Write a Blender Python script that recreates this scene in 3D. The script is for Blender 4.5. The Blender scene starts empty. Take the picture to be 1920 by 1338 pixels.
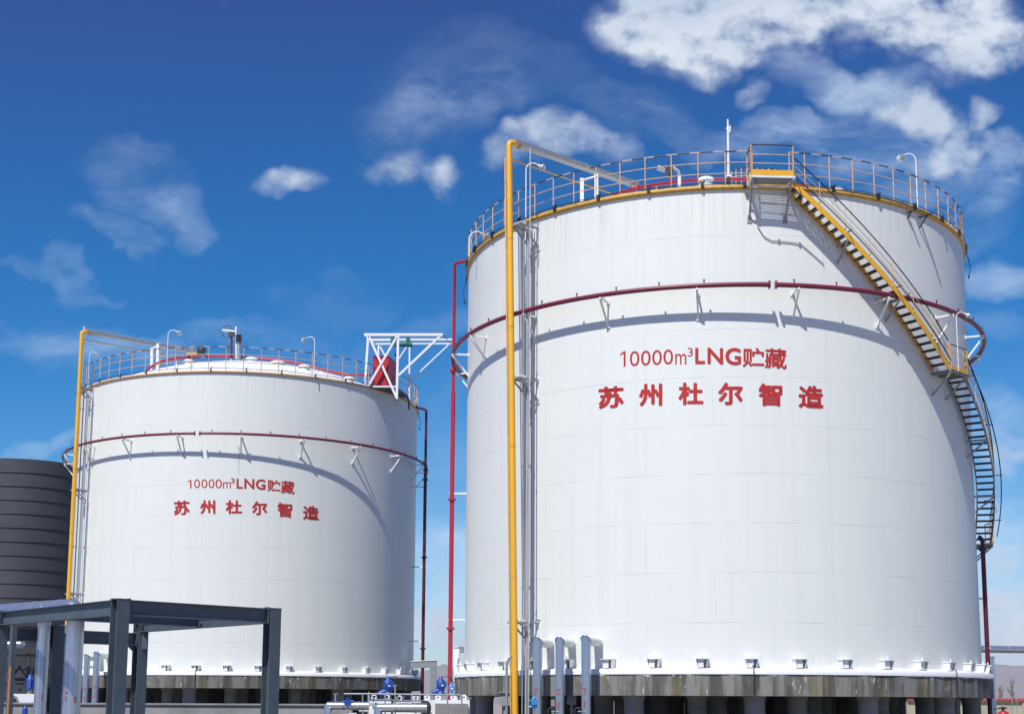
import bpy, math, random
from mathutils import Vector, Matrix
random.seed(7)
R_ = math.radians
S = bpy.context.scene
COL = S.collection
# ------------------------------------------------------------------ camera, sky, sun
FPX, PIT, ROLL, SHY = 2619.0, 0.148, 0.005, 257.3        # measured on the 1920 px wide photograph
cd = bpy.data.cameras.new('camera'); cam = bpy.data.objects.new('camera', cd); COL.objects.link(cam)
cd.sensor_width = 36; cd.lens = FPX / 1920 * 36; cd.shift_y = SHY / 1920
cd.clip_end = 20000; cd.clip_start = .1
cam.matrix_world = Matrix.Rotation(math.pi / 2 + PIT, 4, 'X') @ Matrix.Rotation(ROLL, 4, 'Z')
S.camera = cam
CX, CY = 960.0, 669 + SHY
FV = Vector((0, math.cos(PIT), math.sin(PIT))); UV = Vector((0, -math.sin(PIT), math.cos(PIT))); RV = Vector((1, 0, 0))
SUN_AZ, SUN_EL = 26.0, 55.0          # light travels towards +Y, turned 26 degrees to +X
SD = Vector((math.sin(R_(SUN_AZ)) * math.cos(R_(SUN_EL)), math.cos(R_(SUN_AZ)) * math.cos(R_(SUN_EL)), -math.sin(R_(SUN_EL))))
sl = bpy.data.lights.new('sun', 'SUN'); sl.energy = 4.1; sl.angle = R_(.5); sl.color = (1, .98, .93)
so = bpy.data.objects.new('sun', sl); COL.objects.link(so); so.rotation_euler = SD.to_track_quat('-Z', 'Y').to_euler(); so.location = (-40, -60, 120)
S.view_settings.view_transform = 'Standard'; S.view_settings.look = 'None'; S.view_settings.gamma = 1
S.view_settings.exposure = 0.29; S.view_settings.use_curve_mapping = False

def ray(x, y):
    dx, dy = x - CX, y - CY; c, s = math.cos(ROLL), math.sin(ROLL)
    a = c * dx + s * dy; b = -s * dx + c * dy
    d = FV + RV * (a / FPX) - UV * (b / FPX)
    return d / d.y
def at(x, y, Y): return ray(x, y) * Y                         # point seen at (x, y) standing Y metres out
def atz(x, y, z): d = ray(x, y); return d * (z / d.z)

W = bpy.data.worlds.new('World'); S.world = W; W.use_nodes = True
def build_world():
    nt = W.node_tree; N = nt.nodes; Lk = nt.links; N.clear()
    def n(t, **k):
        o = N.new(t)
        for a, b in k.items(): setattr(o, a, b)
        return o
    def M(op, a, b=None, c=None, clamp=False):
        o = n('ShaderNodeMath', operation=op, use_clamp=clamp)
        for i, v in enumerate((a, b, c)):
            if v is None: continue
            if isinstance(v, (int, float)): o.inputs[i].default_value = v
            else: Lk.new(v, o.inputs[i])
        return o.outputs[0]
    out = n('ShaderNodeOutputWorld'); bg = n('ShaderNodeBackground'); bg.inputs[1].default_value = .1
    Lk.new(bg.outputs[0], out.inputs[0])
    sky = n('ShaderNodeTexSky', sky_type='NISHITA', sun_disc=False)
    sky.sun_elevation = R_(SUN_EL); sky.sun_rotation = R_(180 + SUN_AZ); sky.altitude = 1200; sky.air_density = 1; sky.dust_density = .4; sky.ozone_density = 2
    tc = n('ShaderNodeTexCoord'); sp = n('ShaderNodeSeparateXYZ'); Lk.new(tc.outputs['Generated'], sp.inputs[0])
    y = M('MAXIMUM', sp.outputs[1], .06)
    u = M('DIVIDE', sp.outputs[0], y); v = M('DIVIDE', sp.outputs[2], y)
    cb = n('ShaderNodeCombineXYZ'); Lk.new(u, cb.inputs[0]); Lk.new(v, cb.inputs[1])
    # tint of the clear sky by height (deep indigo high up, pale near the horizon)
    rp = n('ShaderNodeValToRGB'); cr = rp.color_ramp; cr.interpolation = 'B_SPLINE'
    SKY = [(0, (.70, .74, .90)), (.12, (.70, .84, .95)), (.27, (.37, .74, .98)), (.42, (.155, .62, .98)), (.58, (.125, .60, .97)), (.74, (.165, .53, .94)), (1, (.29, .40, .83))]
    for i, (p, c) in enumerate(SKY):
        e = cr.elements[i] if i < 2 else cr.elements.new(p)
        e.position = p; e.color = (*c, 1)
    # slightly bluer violet to the upper left
    vv = M('ADD', M('MULTIPLY', v, 1.72), M('MULTIPLY', u, -.10))
    Lk.new(vv, rp.inputs[0])
    mx = n('ShaderNodeMix', data_type='RGBA', blend_type='MULTIPLY'); mx.inputs[0].default_value = 1
    Lk.new(sky.outputs[0], mx.inputs[6]); Lk.new(rp.outputs[0], mx.inputs[7])
    # noise fields
    def noise(scale, det, rough, sx=1, sy=1, off=(0, 0, 0)):
        mp = n('ShaderNodeMapping'); mp.inputs[3].default_value = (sx, sy, 1); mp.inputs[1].default_value = off
        Lk.new(cb.outputs[0], mp.inputs[0]); o = n('ShaderNodeTexNoise'); o.inputs['Scale'].default_value = scale
        o.inputs['Detail'].default_value = det; o.inputs['Roughness'].default_value = rough; Lk.new(mp.outputs[0], o.inputs[0]); return o
    wn = noise(9, 4, .55)
    sub = n('ShaderNodeVectorMath', operation='SUBTRACT'); Lk.new(wn.outputs['Color'], sub.inputs[0]); sub.inputs[1].default_value = (.5, .5, .5)
    scl = n('ShaderNodeVectorMath', operation='SCALE'); Lk.new(sub.outputs[0], scl.inputs[0]); scl.inputs[3].default_value = .085
    add = n('ShaderNodeVectorMath', operation='ADD'); Lk.new(cb.outputs[0], add.inputs[0]); Lk.new(scl.outputs[0], add.inputs[1])
    scl2 = n('ShaderNodeVectorMath', operation='SCALE'); Lk.new(sub.outputs[0], scl2.inputs[0]); scl2.inputs[3].default_value = .13
    add2 = n('ShaderNodeVectorMath', operation='ADD'); Lk.new(cb.outputs[0], add2.inputs[0]); Lk.new(scl2.outputs[0], add2.inputs[1])
    def blobs(lst, add=add):
        tot = None
        for (bx, by, rx, ry, s) in lst:
            r0 = ray(bx, by)
            a = n('ShaderNodeVectorMath', operation='SUBTRACT'); Lk.new(add.outputs[0], a.inputs[0]); a.inputs[1].default_value = (r0.x, r0.z, 0)
            b = n('ShaderNodeVectorMath', operation='MULTIPLY'); Lk.new(a.outputs[0], b.inputs[0]); b.inputs[1].default_value = (FPX / rx, FPX / ry, 0)
            l = n('ShaderNodeVectorMath', operation='DOT_PRODUCT'); Lk.new(b.outputs[0], l.inputs[0]); Lk.new(b.outputs[0], l.inputs[1])
            m = M('MULTIPLY', M('SUBTRACT', 1.0, l.outputs['Value'], clamp=True), s)
            tot = m if tot is None else M('ADD', tot, m)
        return tot
    # fluffy clouds
    C1 = [(1190, 30, 130, 90, .8), (1340, 30, 240, 110, 1.5), (1310, 100, 130, 60, .8), (1460, 80, 120, 75, .8), (1570, 25, 150, 70, .9), (1425, 165, 50, 35, .75), (1480, -20, 300, 60, 1.2),
          (1770, 20, 190, 70, 1.1), (1860, 70, 150, 90, 1.3), (1700, 70, 70, 50, .5), (1800, 130, 120, 50, .5), (1690, 190, 105, 50, .9), (1740, 225, 90, 60, .9), (1720, 285, 80, 40, .55), (1860, 215, 60, 40, .85), (1800, 265, 90, 50, .6), (1790, 300, 60, 40, .6), (1900, 300, 70, 60, .45),
          (1045, 272, 95, 55, .8), (1130, 288, 70, 40, .6), (955, 295, 48, 44, .55), (740, 298, 80, 46, .72), (828, 328, 56, 42, .66), (558, 332, 84, 33, .78),
          (1700, 330, 60, 30, .4), (1890, 1150, 80, 50, 1.5), (1880, 1205, 100, 45, 1.0), (1835, 1140, 60, 35, .9), (820, 1165, 60, 30, 1.2), (840, 1200, 70, 28, 1.0), (1890, 862, 80, 34, .9), (1880, 1060, 90, 50, .6)]
    # thin veils
    C2 = [(1600, 130, 160, 60, .8), (1560, 240, 260, 60, .8), (1880, 330, 120, 70, 1.0), (1660, 330, 140, 50, .7), (240, 335, 130, 75, .42), (205, 425, 100, 40, .65), (340, 370, 90, 60, .42), (90, 528, 150, 20, .35), (830, 215, 190, 90, .42), (1530, 270, 130, 45, .5), (1870, 520, 130, 70, .85), (1850, 400, 110, 60, .35),
          (1250, 240, 200, 50, .25), (60, 828, 150, 22, .5), (300, 620, 420, 40, .33), (900, 640, 300, 40, .22), (640, 560, 150, 60, .18), (1880, 830, 130, 90, .7), (830, 1070, 110, 100, 1.1), (1880, 1060, 130, 120, 1.1),
          (825, 820, 60, 120, .3), (150, 600, 200, 30, .3), (1880, 640, 90, 40, .3), (1180, 200, 150, 60, .25), (1600, 150, 100, 80, .45), (900, 150, 260, 120, .16)]
    f1 = noise(15, 6, .52, 1, 1.15); f1.inputs['Distortion'].default_value = .0
    fm = noise(38, 5, .52, 1, 1.3, (9, 4, 0)); fm.inputs['Distortion'].default_value = .1
    nrm = n('ShaderNodeMapRange'); Lk.new(M('ADD', M('MULTIPLY', f1.outputs[0], .55), M('MULTIPLY', fm.outputs[0], .45)), nrm.inputs[0]); nrm.inputs[1].default_value = .33; nrm.inputs[2].default_value = .68; nrm.clamp = True
    fe = noise(80, 6, .6, 1, 1.15, (5, 2, 0)); fe.inputs['Distortion'].default_value = .4
    d1 = M('SUBTRACT', M('MULTIPLY', M('MINIMUM', M('MULTIPLY', blobs(C1), 1.25), 1.35), M('ADD', M('MULTIPLY', nrm.outputs[0], 1.35), .22)), M('MULTIPLY', M('SUBTRACT', .75, fe.outputs[0]), .42))
    def sstep(x, a, b):
        o = n('ShaderNodeMapRange', interpolation_type='SMOOTHSTEP'); Lk.new(x, o.inputs[0]); o.inputs[1].default_value = a; o.inputs[2].default_value = b; return o.outputs[0]
    k1 = sstep(d1, -.05, 1.36)
    f2 = noise(11, 8, .66, .8, 1.7, (3, 1, 0)); f2.inputs['Distortion'].default_value = .25
    k2 = M('MULTIPLY', M('MULTIPLY', M('MINIMUM', blobs(C2, add2), 1.0), sstep(f2.outputs[0], .28, .80)), .8)
    # cloud body: white lit parts, soft blue grey where thick / on the far side from the sun
    f3 = noise(7, 4, .5, 1, 1.3, (.015, -.02, 0))
    shade = M('MULTIPLY', sstep(f3.outputs[0], .38, .66), sstep(d1, .55, 1.4))
    cm = n('ShaderNodeMix', data_type='RGBA'); Lk.new(shade, cm.inputs[0])
    cm.inputs[6].default_value = (4.7, 5.5, 6.7, 1); cm.inputs[7].default_value = (6.6, 7.1, 7.8, 1)
    m2 = n('ShaderNodeMix', data_type='RGBA'); Lk.new(k2, m2.inputs[0]); Lk.new(mx.outputs[2], m2.inputs[6]); m2.inputs[7].default_value = (5.4, 6.6, 8.2, 1)
    m1 = n('ShaderNodeMix', data_type='RGBA'); Lk.new(M('MULTIPLY', k1, .94), m1.inputs[0]); Lk.new(m2.outputs[2], m1.inputs[6]); Lk.new(cm.outputs[2], m1.inputs[7])
    Lk.new(m1.outputs[2], bg.inputs[0])
build_world()

# ------------------------------------------------------------------ materials
def mat(name, col, rough=.5, metal=0, noise=None, bump=0, spec=.5):
    """noise = (second colour, scale xyz, contrast lo, hi) in object space"""
    m = bpy.data.materials.new(name); m.use_nodes = True; nt = m.node_tree; b = nt.nodes['Principled BSDF']
    b.inputs['Base Color'].default_value = (*col, 1); b.inputs['Roughness'].default_value = rough; b.inputs['Metallic'].default_value = metal
    b.inputs['Specular IOR Level'].default_value = spec
    if noise:
        c2, sc, lo, hi = noise
        tc = nt.nodes.new('ShaderNodeNewGeometry'); mp = nt.nodes.new('ShaderNodeMapping'); mp.inputs[3].default_value = sc
        nt.links.new(tc.outputs['Position'], mp.inputs[0])
        nz = nt.nodes.new('ShaderNodeTexNoise'); nz.inputs['Scale'].default_value = 1; nz.inputs['Detail'].default_value = 8; nz.inputs['Roughness'].default_value = .62
        nt.links.new(mp.outputs[0], nz.inputs[0])
        mr = nt.nodes.new('ShaderNodeMapRange'); mr.inputs[1].default_value = lo; mr.inputs[2].default_value = hi; nt.links.new(nz.outputs[0], mr.inputs[0])
        mx = nt.nodes.new('ShaderNodeMix'); mx.data_type = 'RGBA'; mx.inputs[6].default_value = (*col, 1); mx.inputs[7].default_value = (*c2, 1)
        nt.links.new(mr.outputs[0], mx.inputs[0]); nt.links.new(mx.outputs[2], b.inputs['Base Color'])
        if bump:
            bp = nt.nodes.new('ShaderNodeBump'); bp.inputs[0].default_value = bump; bp.inputs[1].default_value = .02
            nt.links.new(nz.outputs[0], bp.inputs[2]); nt.links.new(bp.outputs[0], b.inputs['Normal'])
    return m
M_ = {}
M_['white'] = mat('white_paint', (.78, .79, .78), .45, noise=((.66, .66, .64), (.9, .9, .25), .5, .8))
M_['whitesteel'] = mat('white_painted_steel', (.82, .82, .81), .4, noise=((.6, .55, .5), (4, 4, 4), .62, .8))
M_['yellow'] = mat('yellow_paint', (.82, .42, .018), .42, noise=((.66, .32, .02), (9, 9, 3), .6, .8))
M_['ochre'] = mat('weathered_yellow_paint', (.66, .38, .07), .55, noise=((.42, .22, .08), (5, 5, 5), .45, .7))
M_['rail'] = mat('orange_rail_paint', (.68, .45, .24), .55, noise=((.52, .28, .16), (5, 5, 5), .45, .75))
M_['red'] = mat('red_pipe_paint', (.46, .018, .042), .4, noise=((.38, .03, .05), (3, 3, 3), .45, .75))
M_['darkmaroon'] = mat('dark_maroon_pipe_paint', (.10, .010, .03), .45, noise=((.07, .01, .02), (4, 4, 4), .45, .75))
M_['duct'] = mat('light_grey_duct_paint', (.50, .52, .53), .45, .1, noise=((.40, .42, .43), (3, 3, .6), .4, .7))
M_['stub'] = mat('white_insulation_jacket', (.70, .71, .69), .45, .1, noise=((.58, .59, .58), (5, 5, 5), .4, .7))
M_['maroon'] = mat('maroon_pipe_paint', (.185, .016, .042), .42, noise=((.13, .02, .04), (4, 4, 4), .45, .75))
M_['redbox'] = mat('red_cabinet_paint', (.50, .015, .025), .45, noise=((.38, .03, .03), (1.2, 1.2, 1.2), .5, .8))
M_['black'] = mat('black_rubber', (.018, .02, .028), .6)
M_['worn'] = mat('worn_brown_paint', (.34, .25, .17), .65, noise=((.22, .17, .13), (4, 4, 4), .4, .7))
M_['rust'] = mat('rusty_orange_paint', (.42, .17, .05), .7)
M_['tread'] = mat('dark_steel_grating', (.045, .042, .04), .6, .2)
M_['grey'] = mat('grey_galvanised_steel', (.36, .38, .39), .5, .35, noise=((.26, .28, .29), (4, 4, 4), .4, .7))
M_['grating'] = mat('steel_grating', (.24, .25, .25), .6, .3)
M_['silver'] = mat('aluminium_jacket', (.62, .64, .66), .28, .8, noise=((.5, .53, .56), (6, 6, 1.5), .4, .7), bump=.15)
M_['jacket'] = mat('dull_aluminium_jacket', (.50, .555, .62), .27, .75, noise=((.40, .45, .52), (5, 5, 1.2), .4, .72), bump=.25)
M_['slate'] = mat('slate_painted_steel', (.085, .112, .135), .5, .1, noise=((.065, .085, .105), (3, 3, 3), .4, .7))
M_['dark'] = mat('dark_steel', (.05, .052, .058), .55, .2)
M_['blue'] = mat('blue_motor_paint', (.014, .07, .32), .45, noise=((.012, .04, .18), (9, 9, 9), .5, .7))
M_['lblue'] = mat('light_blue_paint', (.05, .24, .50), .45)
M_['green'] = mat('green_hoist_paint', (.01, .16, .10), .45)
M_['text'] = mat('red_lettering_paint', (.47, .018, .014), .55, noise=((.55, .07, .05), (2.5, 2.5, 1.2), .56, .85))
M_['marker'] = mat('red_stencil_paint', (.42, .06, .07), .6)
M_['concrete2'] = mat('grey_concrete', (.30, .30, .285), .9, noise=((.20, .20, .185), (.9, .9, 1.6), .4, .68), bump=.4)
M_['ground'] = mat('gravel_ground', (.34, .31, .265), .95, noise=((.25, .225, .19), (.35, .35, .35), .35, .7), bump=.5)
M_['low_bounce'] = mat('low_bounce_dark_gravel', (.17, .16, .145), .95, noise=((.11, .105, .095), (.8, .8, .8), .35, .7), bump=.5)  # gravel darkened to deepen the shade under the tanks
M_['mountain'] = mat('bare_rock_mountain', (.27, .245, .24), .95, noise=((.24, .22, .24), (.004, .004, .014), .35, .65), bump=.3)
M_['tile'] = mat('red_roof_tile', (.42, .10, .065), .7, noise=((.28, .08, .06), (3, 3, 3), .4, .7))
M_['plaster'] = mat('yellowish_plaster', (.42, .40, .29), .9, noise=((.33, .31, .22), (.8, .8, .8), .4, .7))
M_['bark'] = mat('grey_bark', (.24, .22, .21), .9)
M_['leaf'] = mat('dry_twigs', (.28, .25, .23), .9)
M_['glass'] = mat('lamp_glass', (.55, .58, .58), .15, 0)
M_['lamp'] = mat('lamp_housing', (.42, .44, .44), .4, .4)

def strip_rail():           # hazard striped top rail: stripes along the angle, stored in the UV map
    m = bpy.data.materials.new('hazard_striped_rail'); m.use_nodes = True; nt = m.node_tree; b = nt.nodes['Principled BSDF']
    uv = nt.nodes.new('ShaderNodeUVMap'); sp = nt.nodes.new('ShaderNodeSeparateXYZ'); nt.links.new(uv.outputs[0], sp.inputs[0])
    fr = nt.nodes.new('ShaderNodeMath'); fr.operation = 'FRACT'; nt.links.new(sp.outputs[0], fr.inputs[0])
    g = nt.nodes.new('ShaderNodeMath'); g.operation = 'GREATER_THAN'; g.inputs[1].default_value = .45; nt.links.new(fr.outputs[0], g.inputs[0])
    mx = nt.nodes.new('ShaderNodeMix'); mx.data_type = 'RGBA'; mx.inputs[6].default_value = (.60, .42, .36, 1); mx.inputs[7].default_value = (.02, .022, .04, 1)
    nt.links.new(g.outputs[0], mx.inputs[0]); nt.links.new(mx.outputs[2], b.inputs['Base Color']); b.inputs['Roughness'].default_value = .5
    return m
M_['stripe'] = strip_rail()

def shell_mat(name, rust_u=None):
    """painted tank plate: UV = (arc metres, height metres); welded plate seams, faint streaks"""
    m = bpy.data.materials.new(name); m.use_nodes = True; nt = m.node_tree; N = nt.nodes; Lk = nt.links; b = N['Principled BSDF']
    uv = N.new('ShaderNodeUVMap')
    wz = N.new('ShaderNodeTexNoise'); wz.inputs['Scale'].default_value = .35; Lk.new(uv.outputs[0], wz.inputs[0])
    br = N.new('ShaderNodeTexBrick'); br.offset = .37; br.offset_frequency = 2; br.squash = 1
    br.inputs['Color1'].default_value = (1, 1, 1, 1); br.inputs['Color2'].default_value = (.972, .972, .975, 1); br.inputs['Mortar'].default_value = (0, 0, 0, 1)
    br.inputs['Scale'].default_value = 1; br.inputs['Mortar Size'].default_value = .024; br.inputs['Mortar Smooth'].default_value = .5; br.inputs['Bias'].default_value = .1
    br.inputs['Brick Width'].default_value = 8.8; br.inputs['Row Height'].default_value = 2.31
    Lk.new(uv.outputs[0], br.inputs[0])
    # streaks
    def streak(sx, sy, det, rough):
        mp = N.new('ShaderNodeMapping'); mp.inputs[3].default_value = (sx, sy, 1); Lk.new(uv.outputs[0], mp.inputs[0])
        s = N.new('ShaderNodeTexNoise'); s.inputs['Scale'].default_value = 1; s.inputs['Detail'].default_value = det; s.inputs['Roughness'].default_value = rough; Lk.new(mp.outputs[0], s.inputs[0]); return s.outputs[0]
    def mr(x, a, b_, c=0., d=1.):
        o = N.new('ShaderNodeMapRange'); Lk.new(x, o.inputs[0]); o.inputs[1].default_value = a; o.inputs[2].default_value = b_; o.inputs[3].default_value = c; o.inputs[4].default_value = d; return o.outputs[0]
    def mix(f, a, b_, typ='MIX'):
        o = N.new('ShaderNodeMix'); o.data_type = 'RGBA'; o.blend_type = typ
        for i, v in ((0, f), (6, a), (7, b_)):
            if isinstance(v, tuple): o.inputs[i].default_value = (*v, 1)
            elif isinstance(v, float): o.inputs[i].default_value = v
            else: Lk.new(v, o.inputs[i])
        return o.outputs[2]
    def mul(a, b_):
        o = N.new('ShaderNodeMath'); o.operation = 'MULTIPLY'
        for i, v in ((0, a), (1, b_)):
            if isinstance(v, float): o.inputs[i].default_value = v
            else: Lk.new(v, o.inputs[i])
        return o.outputs[0]
    sp0 = N.new('ShaderNodeSeparateXYZ'); Lk.new(uv.outputs[0], sp0.inputs[0]); sp_v = sp0.outputs[1]
    base = mix(mr(streak(2.2, .06, 6, .6), .46, .75), (.765, .78, .722), (.72, .732, .677))
    base = mix(mul(mr(streak(.22, .3, 5, .6), .42, .72), .55), base, (.72, .74, .69))
    base = mix(mul(mr(streak(9, .5, 3, .7), .66, .8), .35), base, (.62, .62, .60))
    base = mix(mul(mr(streak(11, .10, 3, .5), .70, .80), .5), base, (.52, .45, .36))
    base = mix(mul(mr(streak(.9, .9, 7, .7), .60, .75), .35), base, (.66, .665, .65))
    top = mr(sp_v, 20.2, 23.)
    base = mix(mul(mul(top, mr(streak(5, .15, 5, .6), .50, .72)), .7), base, (.58, .56, .51))
    # grime close to the foot
    sp = N.new('ShaderNodeSeparateXYZ'); Lk.new(uv.outputs[0], sp.inputs[0])
    foot = mr(sp.outputs[1], 1.3, 0., 0., .8)
    base = mix(mul(foot, mr(streak(6, .9, 6, .7), .42, .72)), base, (.52, .51, .48))
    seam = mr(br.outputs['Fac'], 0., 1., 0., 1.)
    base = mix(mul(seam, mr(streak(.5, .6, 4, .6), .40, .6, .10, .6)), base, (.50, .515, .525))
    if rust_u is not None:
        a = N.new('ShaderNodeMath'); a.operation = 'SUBTRACT'; Lk.new(sp.outputs[0], a.inputs[0]); a.inputs[1].default_value = rust_u
        a2 = N.new('ShaderNodeMath'); a2.operation = 'ABSOLUTE'; Lk.new(a.outputs[0], a2.inputs[0])
        line = mr(a2.outputs[0], .12, .02); v1 = mr(sp.outputs[1], 14.4, 16.6); v2 = mr(sp.outputs[1], 16.8, 16.7)
        base = mix(mul(mul(line, mul(v1, v2)), .75), base, (.45, .30, .16))
    Lk.new(base, b.inputs['Base Color']); b.inputs['Roughness'].default_value = .42
    bp = N.new('ShaderNodeBump'); bp.inputs[0].default_value = .35; bp.inputs[1].default_value = .03; bp.invert = True
    Lk.new(seam, bp.inputs[2])
    bw = N.new('ShaderNodeBump'); bw.inputs[0].default_value = .10; bw.inputs[1].default_value = .05; Lk.new(streak(.5, .45, 2, .5), bw.inputs[2]); Lk.new(bp.outputs[0], bw.inputs['Normal'])
    Lk.new(bw.outputs[0], b.inputs['Normal'])
    return m

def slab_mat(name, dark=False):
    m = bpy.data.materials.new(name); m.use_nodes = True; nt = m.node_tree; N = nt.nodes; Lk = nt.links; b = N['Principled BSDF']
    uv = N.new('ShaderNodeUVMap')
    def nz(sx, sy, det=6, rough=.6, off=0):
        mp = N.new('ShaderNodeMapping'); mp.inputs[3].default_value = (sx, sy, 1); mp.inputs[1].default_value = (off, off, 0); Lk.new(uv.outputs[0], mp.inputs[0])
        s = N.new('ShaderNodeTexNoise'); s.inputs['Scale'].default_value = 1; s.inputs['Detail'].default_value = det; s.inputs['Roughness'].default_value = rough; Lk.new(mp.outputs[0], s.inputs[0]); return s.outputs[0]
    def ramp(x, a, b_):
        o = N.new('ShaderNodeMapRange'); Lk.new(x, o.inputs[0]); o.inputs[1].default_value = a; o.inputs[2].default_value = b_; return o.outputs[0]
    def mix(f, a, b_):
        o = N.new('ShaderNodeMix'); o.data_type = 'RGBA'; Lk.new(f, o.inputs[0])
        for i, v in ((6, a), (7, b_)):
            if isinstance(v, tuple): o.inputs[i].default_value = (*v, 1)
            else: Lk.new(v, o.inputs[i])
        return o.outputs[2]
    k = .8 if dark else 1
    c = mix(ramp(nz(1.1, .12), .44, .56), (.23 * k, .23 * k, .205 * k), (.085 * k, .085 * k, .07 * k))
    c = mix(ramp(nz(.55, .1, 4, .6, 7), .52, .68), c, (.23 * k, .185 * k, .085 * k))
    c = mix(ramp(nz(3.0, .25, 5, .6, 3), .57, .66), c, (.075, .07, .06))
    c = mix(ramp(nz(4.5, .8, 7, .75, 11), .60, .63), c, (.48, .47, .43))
    # ragged white paint run down over the top edge
    sp = N.new('ShaderNodeSeparateXYZ'); Lk.new(uv.outputs[0], sp.inputs[0])
    e = N.new('ShaderNodeMath'); e.operation = 'ADD'; Lk.new(sp.outputs[1], e.inputs[0])
    q = N.new('ShaderNodeMath'); q.operation = 'MULTIPLY'; Lk.new(nz(1.7, .5, 7, .72, 5), q.inputs[0]); q.inputs[1].default_value = .75; Lk.new(q.outputs[0], e.inputs[1])
    c = mix(ramp(e.outputs[0], 1.345, 1.36), c, (.66, .66, .63))
    Lk.new(c, b.inputs['Base Color']); b.inputs['Roughness'].default_value = .9
    bp = N.new('ShaderNodeBump'); bp.inputs[0].default_value = .5; bp.inputs[1].default_value = .03; Lk.new(nz(5, 5, 8, .7), bp.inputs[2]); Lk.new(bp.outputs[0], b.inputs['Normal'])
    return m

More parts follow.
